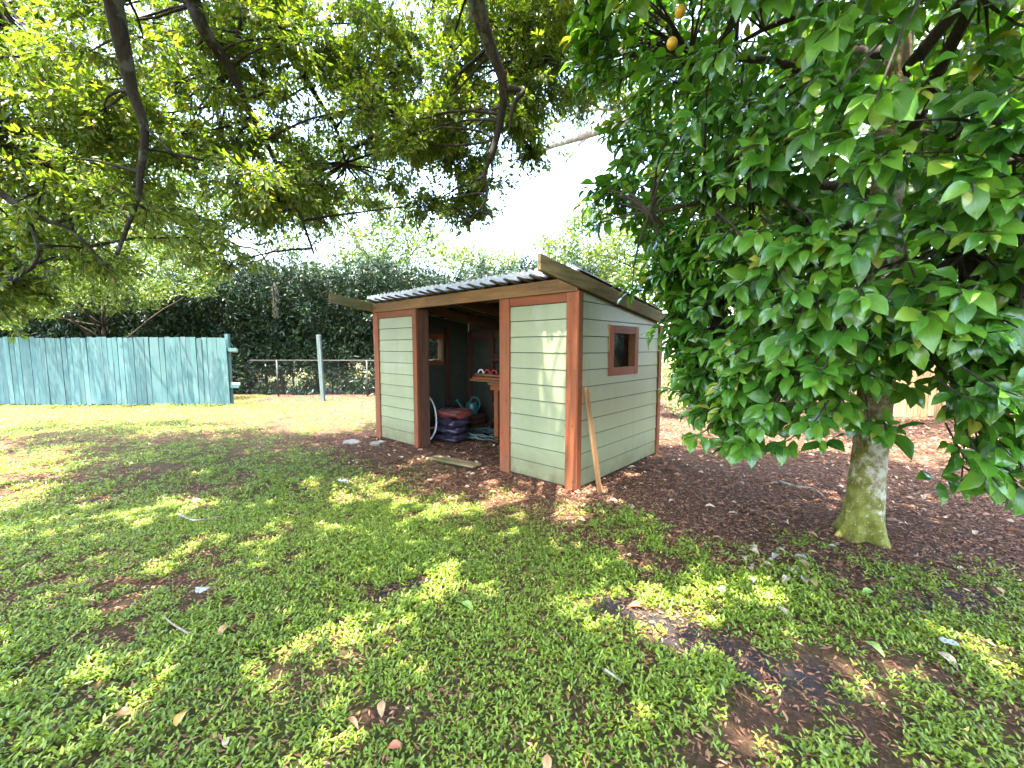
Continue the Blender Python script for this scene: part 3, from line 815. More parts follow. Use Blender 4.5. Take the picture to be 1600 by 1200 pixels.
# ------------------------------------------------------------------ foliage helpers
def twist(n): return rng.uniform(0, 2 * math.pi, n)
def crown_leaves(centers, radii, n_each, size, flat=.7, squash=.75, up=.5):
    """leaf clumps: each centre gets n leaves spread through a lumpy ellipsoid"""
    P = []; S = []
    for c, r, n in zip(centers, radii, n_each):
        d = rand_dirs(n); rr = r * rng.random(n) ** .42
        p = d * rr[:, None]; p[:, 2] *= squash
        P.append(np.asarray(c)[None] + p)
    P = np.concatenate(P); n = len(P)
    nrm = unit(rng.normal(size=(n, 3)) * flat + np.array([0, 0, up])); d = np.cross(nrm, rand_dirs(n)); d[:, 2] -= .25
    L = size * rng.uniform(.7, 1.3, n)
    return P, d, nrm, L
def limb_path(a, b, sag=.0, wob=.08, k=7):
    a = Vector(a); b = Vector(b); L = (b - a).length; out = []
    off = Vector((random.uniform(-1, 1), random.uniform(-1, 1), random.uniform(-.4, .4))) * wob * L
    for i in range(k + 1):
        t = i / k; p = a.lerp(b, t) + off * math.sin(math.pi * t) + Vector((0, 0, sag * L * math.sin(math.pi * t)))
        p += Vector((random.uniform(-1, 1), random.uniform(-1, 1), random.uniform(-1, 1))) * .012 * L * (0 < i < k)
        out.append(p)
    return out
def taper(r0, r1, n): return [r0 + (r1 - r0) * (i / (n - 1)) for i in range(n)]

def simple_tree(name, base, trunk_h, trunk_r, blobs, size, leafm, barkm, label, cat='tree', group=None, per=260, ratio=.45, lean=(0, 0)):
    """blobs: (x, y, z, r) in world space"""
    root = empty(name, base); tag(root, label, cat, group)
    b = Vector(base); top = b + Vector((lean[0], lean[1], trunk_h))
    tp = limb_path((0, 0, -.1), top - b, 0, .04, 8)
    MB().tube(tp, taper(trunk_r * 1.15, trunk_r * .6, 9), 9).build('trunk', barkm, root, smooth=True)
    for (x, y, z, r) in blobs[::2]:
        e = Vector((x, y, z)) - b; s = tp[random.choice((4, 5, 6, 7, 8))]
        pts = limb_path(s, e, .06, .1, 6)
        MB().tube(pts, taper(trunk_r * .42, .015, 7), 6).build('limb', barkm, root, smooth=True)
    cen = [np.array([x, y, z]) - np.array(base) for x, y, z, r in blobs]; rad = [q[3] for q in blobs]
    P, d, nrm, L = crown_leaves(cen, rad, [int(per * q[3] ** 2) for q in blobs], size)
    o = link('crown', leaf_mesh('crown', LEAF2, P, d, nrm, L, L * ratio, leafm), root); o['kind'] = 'stuff'
    return root
def px_blobs(lst):
    """(px, py, Y, radius in m) -> world blobs"""
    out = []
    for px_, py_, Y, r in lst:
        p = at(px_, py_, Y); out.append((p.x, p.y, p.z, r))
    return out
def scatter_blobs(c, ext, n, r0, r1):
    out = []
    for i in range(n):
        d = rand_dirs(1)[0] * rng.random() ** .33
        out.append((c[0] + d[0] * ext[0], c[1] + d[1] * ext[1], c[2] + d[2] * ext[2], rng.uniform(r0, r1)))
    return out

# ------------------------------------------------------------------ hedge
hedge = empty('hedge', (-5, 14.3, 0)); tag(hedge, 'tall dark green evergreen hedge behind the fences', 'hedge')
HX0, HX1 = -19.0, 3.2
P = []
n = 170000
hx = rng.uniform(HX0, HX1, n); 
def hedge_top(x): return 4.15 + .9 * (fbm(x * .9 + 3, x * 0 + 2.0) - .5) + .8 * (fbm(x * 3.1, x * 0 + 8.0) - .5) - .5 * sstep(-9, -13, x)
top = hedge_top(hx)
bot = np.where(hx < -8, .6, .55) + .9 * (fbm(hx * 2.3 + 9, hx * 0 + 4) - .3)
hz = bot + (top - bot) * rng.random(n) ** .85
front = 13.95 + .7 * (fbm(hx * 1.4, hz * 1.6) - .5) - .95 * np.clip((hz - bot) / (top - bot + .01), 0, 1) ** .8
hy = front + rng.random(n) ** 1.4 * 1.7
# low sparse sprays below the skirt
m_ = 95000
lx = rng.uniform(HX0, HX1, m_); lz = rng.uniform(.05, 1.7, m_); ly = 13.6 + rng.random(m_) * 1.4
keep = fbm(lx * 2.2, lz * 2.0 + 20) > .36
bn = 42000
bx_ = rng.uniform(HX0, HX1, bn); bt = hedge_top(bx_); bz = 1.3 + (bt - 1.45) * rng.random(bn); by_ = 14.3 + rng.random(bn) * 1.6
P = np.concatenate([np.column_stack([hx, hy, hz]), np.column_stack([lx, ly, lz])[keep], np.column_stack([bx_, by_, bz])])
n = len(P); n_back = bn
d = rng.normal(size=(n, 3)) * .7 + np.array([0, -.55, .15]); nrm = rng.normal(size=(n, 3)) * .6 + np.array([0, -.3, .8])
L = rng.uniform(.10, .21, n); L[-n_back:] *= 1.7
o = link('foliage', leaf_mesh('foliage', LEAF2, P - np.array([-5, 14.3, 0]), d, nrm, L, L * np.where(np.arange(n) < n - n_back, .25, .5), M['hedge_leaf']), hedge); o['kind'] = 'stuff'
for i in range(64):
    x = HX0 + (HX1 - HX0) * (i + random.uniform(.1, .9)) / 64; y = 14.2 + random.uniform(-.4, .5)
    pts = limb_path((x + 5, y - 14.3, -.05), (x + 5 + random.uniform(-.35, .35), y - 14.3, random.uniform(2.4, 3.2)), 0, .05, 6)
    MB().tube(pts, taper(random.uniform(.03, .07), .02, 7), 6).build('stem', M['hedge_bark'], hedge, smooth=True)

# ------------------------------------------------------------------ trees behind
simple_tree('broadleaf_tree', (2.0, 24, 0), 5.0, .22,
    px_blobs([(905,350,23.5,1.1),(935,335,24,1.1),(880,385,23,1.2),(925,400,23,1.4),(860,420,22.8,1.1),(960,380,23.5,1.2),(895,430,23,1.3),(940,440,23,1.3),(850,380,24,.7),(985,350,24,1.2),(985,420,23.5,1.3)]),
    .20, M['sunny_leaf'], M['pale_bark'], 'pale sunlit tree rising behind the middle of the shed roof', per=620, ratio=.5)
simple_tree('broadleaf_tree', (-1.0, 27, 0), 3.5, .15,
    px_blobs([(735,395,27,1.2),(770,400,27.5,1.0),(800,405,27,.9),(750,420,27,1.3),(790,425,27,1.2),(715,405,27,1.2)]),
    .20, M['sunny_leaf'], M['pale_bark'], 'low pale green tree just above the hedge beside the bright sky gap', per=420, ratio=.5)
simple_tree('broadleaf_tree', (-6.2, 19, 0), 5.5, .2,
    px_blobs([(570,390,18.5,1.2),(610,370,18.5,1.1),(650,380,18.5,1.1),(690,400,18.5,1.0),(640,345,19,.8),(600,345,19,.7),(555,360,19,.8),(540,410,18.5,1.1),(680,365,19,.7),(500,350,18,1.0),(530,310,18.5,.9),(580,310,18.5,.8),(480,290,18,1.0),(620,320,18.5,.7),(620,410,18.5,1.2),(585,420,18,1.1)]),
    .17, M['sunny_leaf'], M['pale_bark'], 'yellow green tree with thin arching limbs left of the sky gap', per=560, ratio=.45)
simple_tree('broadleaf_tree', (-12.5, 17.5, 0), 6.0, .26,
    px_blobs([(330,300,17,1.5),(390,330,17,1.3),(270,340,17,1.5),(220,390,16.5,1.4),(310,390,16.5,1.3),(430,300,18,1.1),(370,240,18,1.4),(290,230,18,1.4),(450,380,17.5,.8),(480,330,18,.9),(250,260,17.5,1.2),(440,230,18,1.1)]),
    .17, M['sunny_leaf'], M['pale_bark'], 'bright yellow green tree rising over the hedge at the left', per=620, ratio=.45)
simple_tree('broadleaf_tree', (-18.5, 16.5, 0), 5.0, .24,
    px_blobs([(120,330,16,1.5),(60,380,15.5,1.4),(20,330,16,1.4),(150,420,15,1.2),(90,440,15,1.2),(20,450,14.5,1.2),(60,270,16.5,1.5),(180,270,17,1.3),(200,340,16.5,1.2),(-40,400,15.5,1.5),(-50,300,16,1.6)]),
    .17, M['sunny_leaf'], M['pale_bark'], 'bright yellow green tree behind the far left end of the teal fence', per=520, ratio=.45)
simple_tree('broadleaf_tree', (-12.6, 12.9, 0), 3.0, .07,
    px_blobs([(40,440,11.2,.6),(110,450,11.2,.55),(180,440,11.4,.6),(250,450,11.5,.5),(310,450,11.8,.4),(0,470,11.0,.5),(70,485,11.0,.35),(-40,450,11,.7),(140,400,11.6,.7),(220,400,11.8,.7),(60,400,11.4,.7),(300,410,12,.6),(-60,500,10.9,.5),(20,505,10.9,.28),(60,410,10.3,.5),(130,425,10.4,.45),(200,420,10.4,.45),(270,420,10.4,.4),(-10,420,10.2,.5),(100,370,10.2,.5),(230,375,10.2,.5),(330,430,10.6,.3),(30,470,11.7,.5),(100,470,11.8,.5),(170,475,11.8,.45),(230,470,11.9,.4),(60,440,12,.7),(160,440,12,.7)]),
    .10, M['sunny_leaf'], M['hedge_bark'], 'leafy yellow green tree spilling over the top of the teal fence', per=1900, ratio=.4)
simple_tree('broadleaf_tree', (4.6, 10.6, 0), 2.8, .11,
    px_blobs([(945,400,10.2,.5),(985,380,10.2,.6),(1000,430,10,.7),(960,440,10,.55),(1030,400,10.2,.7),(1040,450,9.9,.7),(975,470,10,.5),(1010,470,9.8,.6),(925,395,10.3,.28),(1070,430,10,.8),(1075,490,9.8,.6)]),
    .085, M['mid_leaf'], M['hedge_bark'], 'small-leaved green tree showing between the shed roof and the fruit tree', per=2000, ratio=.5)
# dark trees closing off the right side
simple_tree('broadleaf_tree', (7.8, 13.5, 0), 6.5, .3,
    scatter_blobs((8.2, 13.2, 5.6), (3.3, 1.8, 3.4), 30, 1.0, 1.5), .17, M['mid_leaf'], M['hedge_bark'], 'large dark tree standing behind the left half of the fruit tree', per=330, ratio=.45)
simple_tree('broadleaf_tree', (14.5, 12.5, 0), 6.5, .3,
    scatter_blobs((14.2, 12.2, 5.8), (3.4, 2.0, 3.2), 30, 1.0, 1.5), .17, M['mid_leaf'], M['hedge_bark'], 'large dark tree standing behind the right half of the fruit tree', per=330, ratio=.45)
simple_tree('broadleaf_tree', (9.4, 8.0, 0), 5.0, .14,
    scatter_blobs((7.0, 6.9, 6.3), (3.4, 1.3, .9), 24, .6, .9), .12, M['mid_leaf'], M['pale_bark'], 'slender-trunked tree spreading close behind the right edge of the fruit tree', per=750, ratio=.45)
# pale shrub behind the shed corner
sp = gnd(1062, 640)
bl = px_blobs([(1040,570,9.3,.30),(1060,590,9.2,.34),(1045,610,9.2,.30),(1075,600,9.3,.28),(1055,630,9.1,.28),(1035,590,9.3,.28),(1090,580,9.4,.22)])
simple_tree('flowering_shrub', (3.75, 9.5, 0), .6, .03, bl, .06, M['pale_shrub_leaf'], M['hedge_bark'], 'pale cream-leaved shrub glowing beside the rear corner of the shed', 'shrub', per=5200, ratio=.5)

for (X_, Y_, h_), lab in (((6.4, 8.5, 1.5), 'dark evergreen shrub left of the fruit tree trunk before the tan fence'), ((9.6, 8.3, 1.9), 'dark evergreen shrub right of the fruit tree trunk before the tan fence'), ((12.3, 8.2, 1.8), 'dark evergreen shrub farthest right before the tan fence')):
    simple_tree('evergreen_shrub', (X_, Y_, 0), .7, .04, scatter_blobs((X_, Y_, h_ * .62), (.75, .4, h_ * .42), 12, .28, .45), .09, M['hedge_leaf'], M['hedge_bark'], lab, 'shrub', 'shrubs before the tan fence', per=3600, ratio=.4)
# distant live oak limb reaching in from the right
far_oak = empty('live_oak', (9.0, 16.0, 0)); tag(far_oak, 'pale-limbed oak behind the fruit tree reaching a long limb across the sky', 'tree')
fo = Vector((9.0, 16.0, 0))
MB().tube([p - fo for p in (Vector((9, 16, -.1)), Vector((8.9, 15.9, 2.5)), Vector((8.6, 15.6, 5.0)), Vector((8.3, 15.2, 7.4)))], [.5, .42, .38, .3], 12).build('trunk', M['pale_bark'], far_oak, smooth=True)
def far_limb(lst, r0, r1):
    pts = smooth_path([at(a, b, c) - fo for a, b, c in lst], 4)
    MB().tube(pts, taper(r0, r1, len(pts)), 8).build('limb', M['pale_bark'], far_oak, smooth=True)
far_limb([(1170,150,15.2),(1080,150,14),(1010,178,13),(950,198,12.6),(900,215,12.4),(855,230,12.2),(840,245,12.1)], .26, .05)
far_limb([(940,200,12.6),(905,225,12.4),(885,250,12.2),(850,268,12.1)], .05, .015)
far_limb([(1120,40,14.5),(1000,65,13),(950,95,12.6),(915,130,12.4),(895,160,12.3)], .12, .03)
far_limb([(1000,178,13),(940,170,12.5),(890,180,12.3),(850,200,12.2),(820,222,12)], .06, .012)
far_limb([(1020,200,13),(985,215,12.8),(960,235,12.6),(940,250,12.5)], .03, .01)
cen = px_blobs([(980,215,12.9,.45),(950,150,12.6,.5),(930,110,12.5,.5),(985,120,12.8,.6),(900,150,12.3,.4),(960,60,13,.7),(1010,40,13,.8),(860,190,12.2,.4),(850,215,12.2,.35),(885,240,12.3,.3),(830,235,12.1,.35),(905,190,12.3,.35),(1000,150,13,.5),(915,40,13,.6)])
P, d, nrm, L = crown_leaves([np.array(c[:3]) - np.array(fo) for c in cen], [c[3] for c in cen], [int(1500 * c[3] ** 2) for c in cen], .10)
o = link('crown', leaf_mesh('crown', LEAF2, P, d, nrm, L, L * .4, M['mid_leaf']), far_oak); o['kind'] = 'stuff'

# ------------------------------------------------------------------ neighbour's house and fence at the right
hs = empty('neighbour_house', (19, 17.5, 0)); tag(hs, 'low pale house with grey shingle roof glimpsed behind the fruit tree', 'house')
MB().box((-5.2, -2.5, 0), (7, 4, 2.35)).build('wall', M['house_wall'], hs)
mb = MB().prism([(-3.1, 2.36), (4.6, 2.36), (.75, 4.3)], 0, -5.8, 7.6); mb.build('roof', M['roof_shingle'], hs)
for r_ in range(9):
    t0 = r_ / 9; y0_ = -3.12 + 3.85 * t0; z0_ = 2.37 + 1.94 * t0
    MB().add([(-5.85, y0_ - .03, z0_ + .01), (7.6, y0_ - .03, z0_ + .01), (7.6, y0_ + .44, z0_ + .245), (-5.85, y0_ + .44, z0_ + .245), (-5.85, y0_ - .03, z0_ - .01), (7.6, y0_ - .03, z0_ - .01)],
             [(0, 1, 2, 3), (4, 5, 1, 0)]).build('shingle_course', M['roof_shingle'], hs)
MB().box((-5.8, -3.16, 2.18), (7.6, -3.11, 2.36)).build('fascia', M['fascia'], hs)
for x_ in (-3.6, -.2, 3.4):
    w_ = MB().box((x_ - .6, -2.53, .9), (x_ + .6, -2.505, 2.0)).build('window', M['window_dark'], hs)
    MB().box((x_ - .03, -2.56, .9), (x_ + .03, -2.532, 2.0)).build('mullion', M['fascia'], w_)
    for a_, b_ in ((-.66, -.601), (.601, .66)): MB().box((x_ + a_, -2.56, .85), (x_ + b_, -2.501, 2.05)).build('frame', M['fascia'], w_)
tf = empty('picket_fence', (9, 9.3, 0)); tag(tf, 'tan wooden board fence across the back behind the fruit tree', 'fence')
bme = MB().prism([(0, -.066), (0, .066), (1.16, .066), (1.2, .04), (1.2, -.04), (1.16, -.066)], 1, -.009, .009).mesh('board', M['fence_tan'])
x = -3.6
while x < 6:
    o = link('board', bme, tf, (x, random.uniform(-.004, .004), random.uniform(-.03, .01))); o.rotation_euler = (0, random.uniform(-.012, .012), 0); x += .14 + random.choice((.004, .012, .02))
for z in (.25, .9): MB().box((-3.7, .012, z), (6.1, .05, z + .085)).build('rail', M['tan_x'], tf)
for x in (-3.6, -1.2, 1.2, 3.6, 6.0): MB().box((x - .045, .051, -.05), (x + .045, .14, 1.22)).build('post', M['tan_z'], tf)

# ------------------------------------------------------------------ the overhanging oak
OAK = Vector((-1.6, -4.2, 0))
oak = empty('oak_tree', OAK); tag(oak, 'dark-limbed oak hanging its leafy branches over the top of the yard', 'tree')
mb = MB()
trunk = [Vector((0, 0, -.1)), Vector((0, 0, .15)), Vector((.02, .03, .6)), Vector((.05, .1, 1.8)), Vector((.1, .2, 3.2)), Vector((.15, .35, 4.4))]
mb.tube(trunk, [.62, .48, .40, .35, .33, .30], 14).build('trunk', M['oak_bark'], oak, smooth=True)
fork = OAK + trunk[-1]
limbs = []          # world polylines with radii
def oak_limb(pts, r0, r1, k=5):
    pts = smooth_path([Vector(p) for p in pts], k)
    pw = 1.9 if r0 > .1 else 1.0; m_ = len(pts) - 1
    rad = [r1 + (r0 - r1) * (1 - i / m_) ** pw for i in range(m_ + 1)]; limbs.append((pts, rad))
    MB().tube([p - OAK for p in pts], rad, 9).build('limb', M['oak_bark'], oak, smooth=True)
def A(lst): return [at(a, b, c) for a, b, c in lst]
oak_limb([fork, (-1.2, -2.0, 5.3), (-.9, .4, 5.5)] + [at(725, -160, 3.3)] + A([(745,0,3.6),(765,70,3.75),(786,130,3.85),(782,190,3.95),(766,250,4.0)]), .17, .030)
oak_limb(A([(784,138,3.87),(800,139,3.85),(818,142,3.82),(806,158,3.82),(799,180,3.84),(797,200,3.86)]), .03, .012, 4)
oak_limb(A([(766,248,4.0),(758,275,4.02),(762,300,4.05),(748,330,4.1),(725,350,4.2)]), .018, .005, 4)
oak_limb([fork, (-2.4, -2.2, 5.1), (-3.0, .6, 5.4)] + A([(150,-120,3.2),(176,0,3.4),(196,95,3.5),(206,140,3.55),(226,205,3.6),(219,270,3.65),(215,310,3.65),(197,360,3.7),(182,398,3.7)]), .13, .016)
oak_limb(A([(224,195,3.6),(245,215,3.55),(268,240,3.5)]), .014, .006, 3)
oak_limb([fork, (-2.0, -1.6, 5.4), (-2.6, 1.8, 5.8)] + A([(275,-60,4.1),(315,40,4.3),(360,108,4.5),(388,170,4.6),(420,230,4.7),(447,290,4.8),(472,345,4.9),(490,395,5.0)]), .14, .014)
oak_limb(A([(300,-10,4.2),(372,-40,4.6),(380,20,4.8),(372,60,4.85),(373,105,4.9)]), .05, .02, 4)
oak_limb(A([(290,-40,4.1),(390,-60,4.9),(430,20,5.4),(465,100,5.6),(500,160,5.7),(525,200,5.8),(540,255,5.9)]), .07, .012, 4)
oak_limb(A([(470,110,5.6),(520,130,5.8),(560,160,5.9)]), .02, .006, 4)
oak_limb([fork, (-3.4, -3.0, 5.0), (-5.6, -.6, 4.8)] + A([(-150,150,3.5),(-60,250,3.6),(40,330,3.8),(110,360,3.9),(170,420,4.0)]), .17, .01)
oak_limb(A([(40,330,3.8),(60,400,3.9),(20,440,3.9)]), .02, .006, 4)
oak_limb([fork, (.4, -2.4, 5.4), (1.6, .2, 6.0), (2.2, 2.2, 6.2)] + A([(880,-220,4.6),(900,-60,5.0),(880,20,5.2),(850,90,5.3)]), .13, .02)
oak_limb([fork, (-4.0, -4.5, 5.6), (-6.5, -4, 6.0)], .17, .03)
oak_limb([fork, (1.5, -4.6, 5.8), (4.0, -3.6, 6.2), (5.5, -1.5, 6.2)], .17, .03)
oak_limb([fork, (-1.5, -1.5, 6.6), (-1.0, 2.0, 7.4), (-.8, 5.0, 7.2), (-1.4, 7.5, 6.6)], .13, .03)
oak_limb([fork, (-3.5, -1.0, 6.4), (-5.0, 2.5, 6.6), (-6.0, 5.0, 5.6)], .12, .02)
nodes = np.array([p[:] for pts, rad in limbs for p in pts[len(pts) // 4:]])

oak_limb(A([(300,330,7.6),(340,365,8.2),(372,384,8.6),(395,388,8.7),(412,402,8.8),(424,432,8.9),(430,476,9.0)]), .03, .012, 4)
clusters = []   # (pos, radius, n branchlets)
def region(x0, y0, x1, y1, Y0, Y1, n, r=.42, nb=11):
    for i in range(n):
        p = at(random.uniform(x0, x1), random.uniform(y0, y1), random.uniform(Y0, Y1)); clusters.append((p, r * random.uniform(.7, 1.25), nb))
# visible drapery
region(-80, -60, 300, 180, 3.6, 5.6, 39)
region(-80, 60, 120, 130, 4.5, 5.5, 3)
region(60, 120, 470, 330, 3.7, 6.2, 52)
region(-100, 180, 160, 400, 3.7, 5.4, 31)
region(140, 300, 380, 420, 4.6, 6.6, 14)
region(-100, 400, 60, 470, 3.9, 4.8, 10, .3)
region(280, -60, 480, 150, 4.4, 6.2, 35)
region(480, 60, 600, 260, 5.2, 6.8, 22)
region(400, 250, 520, 380, 5.0, 6.4, 13)
region(540, -60, 760, 180, 4.6, 6.6, 44)
region(740, -60, 980, 60, 4.4, 6.4, 27)
region(780, 20, 960, 150, 4.6, 6.4, 20)
region(620, 160, 780, 290, 4.6, 6.0, 25, .36)
region(770, 150, 840, 250, 4.6, 5.6, 8, .34)
region(-140, 300, 300, 430, 5.8, 8.0, 39, .46)
region(830, -40, 985, 150, 5.0, 7.0, 16, .4)
region(-140, 380, 100, 470, 5.0, 7.5, 18, .36)
region(-60, 420, 60, 490, 5.5, 7.5, 6, .3)
region(470, 220, 650, 330, 6.2, 8.0, 17, .42)
region(560, 150, 720, 260, 6.0, 7.6, 10, .42)
region(650, 280, 760, 330, 4.8, 5.6, 8, .28)
# the roof of leaves above and behind the camera
def roof_region(x0, x1, y0, y1, z0, z1, step, r=.5, nb=9):
    y = y0
    while y < y1:
        x = x0 + random.uniform(0, step)
        while x < x1:
            clusters.append((Vector((x + random.uniform(-.4, .4) * step, y + random.uniform(-.4, .4) * step, random.uniform(z0, z1))), r * random.uniform(.8, 1.2), nb))
            x += step
        y += step
roof_region(-9.0, 2.4, -5.2, 2.7, 5.3, 6.6, .74)
roof_region(-8.0, 2.4, -5.2, 2.7, 6.6, 8.2, .82)
roof_region(2.4, 5.6, -5.0, .2, 5.6, 8.0, .85)
roof_region(2.4, 5.4, .2, 4.6, 7.0, 8.4, 1.5)
roof_region(-5.0, 2.2, 2.9, 6.6, 6.9, 8.6, 1.35)
roof_region(-3.6, .6, 3.0, 6.0, 6.8, 7.8, .85)
br = MB(); tw = MB(); LP = []; LD = []; LN = []; LS = []
for c, r, nbr in clusters:
    i = int(np.argmin(((nodes - np.array(c)) ** 2).sum(1) + 2.0 * np.maximum(0, c.z - nodes[:, 2] - .3)))
    a = Vector(nodes[i])
    vis = c.y > 2.5 and c.z < 2.2 + .8 * c.y
    br.tube([p - OAK for p in limb_path(a, c, .05, .12, 5)], taper(.016 if vis else .03, .006, 6), 5, False)
    for k in range(nbr):
        d = Vector(rand_dirs(1)[0]); d.z = d.z * .6 - .15; e = c + d.normalized() * r * random.uniform(.55, 1.25)
        pts = limb_path(c, e, .08, .12, 3)
        pts[-1].z -= .06
        if vis: tw.tube([p - OAK for p in pts], [.0045, .0035, .0028, .002], 3, False)
        nl = 54 if vis else 30
        t = rng.random(nl) ** .7; seg = np.array([p[:] for p in pts]); q = t * 3; qi = np.minimum(q.astype(int), 2); fr = (q - qi)[:, None]
        pos = seg[qi] * (1 - fr) + seg[qi + 1] * fr
        ax = np.array((pts[-1] - pts[0]).normalized())
        side = unit(np.cross(np.tile(ax, (nl, 1)), rand_dirs(nl)))
        ld = side * rng.uniform(.5, 1.1, nl)[:, None] + ax * .6 + np.array([0, 0, -.25])
        pos = pos + side * rng.uniform(0, .045, nl)[:, None]
        LP.append(pos); LD.append(ld); LN.append(rng.normal(size=(nl, 3)) * .45 + np.array([0, 0, 1.0]))
        LS.append(rng.uniform(.042, .080, nl) if vis else rng.uniform(.14, .215, nl))
br.build('branches', M['oak_bark'], oak, smooth=True)['kind'] = 'stuff'
tw.build('twigs', M['oak_bark'], oak)['kind'] = 'stuff'
LP = np.concatenate(LP); LD = np.concatenate(LD); LN = np.concatenate(LN); LS = np.concatenate(LS)
print('oak leaves', len(LP))

def nearest_300(P, L, count=300, cell=5, ymin=.6):
    """indices of the leaves that show largest: nearest in their picture cell, then ranked by apparent size"""
    x, y, z = project(P)
    ok = np.where((x > 2) & (x < 1598) & (y > 2) & (y < 1198) & (z > ymin))[0]
    order = ok[np.argsort(z[ok])]; seen = set(); out = []
    for i in order:
        k = (int(x[i] // cell), int(y[i] // cell))
        if k in seen: continue
        seen.add(k); out.append(i)
    out = np.array(out); s = L[out] / z[out]
    return out[np.argsort(-s)][:count]
def place_leaves(tmpls, name, idx, pos, d, nrm, L, W, rnd, m, root, smooth):
    protos = []; tmpl = tmpls
    for k in range(8):
        if isinstance(tmpls, list): tmpl = tmpls[k % len(tmpls)]
        protos.append(np_mesh(name, tmpl[0].copy(), tmpl[1], m, {'rnd': np.full(len(tmpl[0]), (k + .5) / 8), 'sx': np.abs(tmpl[0][:, 0])}, smooth))
    dd = unit(d); nn = unit(nrm - dd * (nrm * dd).sum(1, keepdims=True)); ss = np.cross(dd, nn)
    for i in idx:
        mat_ = Matrix((Vector(ss[i]) * W[i], Vector(dd[i]) * L[i], Vector(nn[i]) * L[i])).transposed().to_4x4()
        o = link(name, protos[min(7, int(rnd[i] * 8))], root)
        o.matrix_basis = Matrix.Translation(Vector(pos[i]) - root.location) @ mat_
rnd = rng.random(len(LP)); OW = LS * rng.uniform(.34, .46, len(LS))
pick = nearest_300(LP, LS)
rest = np.ones(len(LP), bool); rest[pick] = False
place_leaves(LEAF4, 'leaf', pick, LP, LD, LN, LS, OW, rnd, M['oak_leaf'], oak, False)
o = link('foliage', leaf_mesh('foliage', LEAF2, LP[rest] - np.array(OAK), LD[rest], LN[rest], LS[rest], OW[rest], M['oak_leaf'], rnd[rest]), oak); o['kind'] = 'stuff'
# hanging moss
mp = []
for px_, py_, Y, ln in ((910,120,5.2,.45),(428,440,9.0,.7),(270,60,4.6,.35),(655,60,5.4,.5),(700,20,5.2,.5),(480,170,5.8,.4),(585,200,6.2,.5),(340,150,5.2,.4),(100,60,4.4,.4),(620,120,5.6,.45),(555,60,5.6,.45)):
    mp.append((at(px_, py_, Y), ln))
P = []; D = []; Ls = []
for p, ln in mp:
    n = int(260 * ln / .5)
    t = rng.random(n); q = np.array(p)[None] + np.column_stack([rng.normal(0, .022, n) * np.sin(math.pi * np.clip(t + .04, 0, 1)), rng.normal(0, .022, n) * np.sin(math.pi * np.clip(t + .04, 0, 1)), -t * ln])
    P.append(q); D.append(np.column_stack([rng.normal(0, .35, n), rng.normal(0, .35, n), -np.ones(n)])); Ls.append(rng.uniform(.06, .14, n))
P = np.concatenate(P); D = np.concatenate(D); Ls = np.concatenate(Ls)
o = link('hanging_moss', leaf_mesh('hanging_moss', LEAF2, P - np.array(OAK), D, rand_dirs(len(P)), Ls, Ls * .05, M['moss']), oak); o['kind'] = 'stuff'

# ------------------------------------------------------------------ the fruit tree on the right
CT = Vector((2.92, 3.32, 0))
ct = empty('fruit_tree', CT); tag(ct, 'broad glossy-leaved fruit tree with a mossy trunk at the right', 'tree')
mb = MB(); n = 44; vs_ = []; prof = [(-.08,.235),(.0,.195),(.05,.172),(.13,.155),(.26,.145),(.45,.133),(.8,.128),(1.2,.125),(1.7,.125),(2.3,.118),(3.0,.105),(4.0,.085),(5.0,.06)]
zz_ = np.concatenate([np.arange(-.08, 1.3, .03), np.linspace(1.3, 5, 14)])
prof = list(zip(zz_.tolist(), np.interp(zz_, [q[0] for q in prof], [q[1] for q in prof]).tolist()))
for i, (z, r_) in enumerate(prof):
    for k in range(n):
        t = 2 * math.pi * k / n
        fl = 1 + (.30 * math.sin(4 * t + .6) + .2 * math.sin(7 * t)) * max(0, 1 - z / .35) * .8 + .03 * math.sin(3 * t + z * 4)
        r_k = r_ * .9 * (1 + .05 * nz_.noise(Vector((math.cos(t) * 2, math.sin(t) * 2, z * 4))) + .035 * nz_.noise(Vector((math.cos(t) * 6, math.sin(t) * 6, z * 13 + 4))) + .03 * nz_.noise(Vector((math.cos(t) * 15, math.sin(t) * 15, z * 30))))
        vs_.append((r_k * fl * math.cos(t) + .025 * math.sin(z * 1.7), r_k * fl * math.sin(t) + .02 * math.sin(z * 2.1), z))
fs_ = [(i * n + k, i * n + (k + 1) % n, (i + 1) * n + (k + 1) % n, (i + 1) * n + k) for i in range(len(prof) - 1) for k in range(n)]
mb.add(vs_, fs_).build('trunk', M['citrus_bark'], ct, smooth=True)
cn = []
for i in range(16):
    z = 1.35 + i * .22; t = i * 2.4 + random.uniform(-.3, .3); ln = random.uniform(1.2, 1.9)
    e = Vector((ln * math.cos(t), ln * math.sin(t), z + random.uniform(.2, .9)))
    pts = limb_path((0, 0, z), e, .10, .1, 6); MB().tube(pts, taper(.05, .012, 7), 7).build('limb', M['hedge_bark'], ct, smooth=True)
    cn += [p + CT for p in pts[2:]]
cn = np.array([p[:] for p in cn])
def crown_r(z): return np.interp(z, [.6, 1.0, 1.5, 2.2, 3.0, 4.0, 5.0, 5.8, 6.4], [1.15, 1.45, 1.55, 1.70, 2.0, 2.2, 2.05, 1.5, .7])
N = 3900
az = rng.uniform(0, 2 * math.pi, N); z = .65 + 5.6 * rng.random(N) ** 1.15
lump = .82 + .42 * fbm(np.cos(az) * 2.2 + 5 + z * .9, np.sin(az) * 2.2 + 5 + z * 1.3, 3)
rr = crown_r(z) * lump * (1 - .5 * rng.random(N) ** 2.2)
sx_, sy_ = CT.x + rr * np.cos(az), CT.y + rr * np.sin(az)
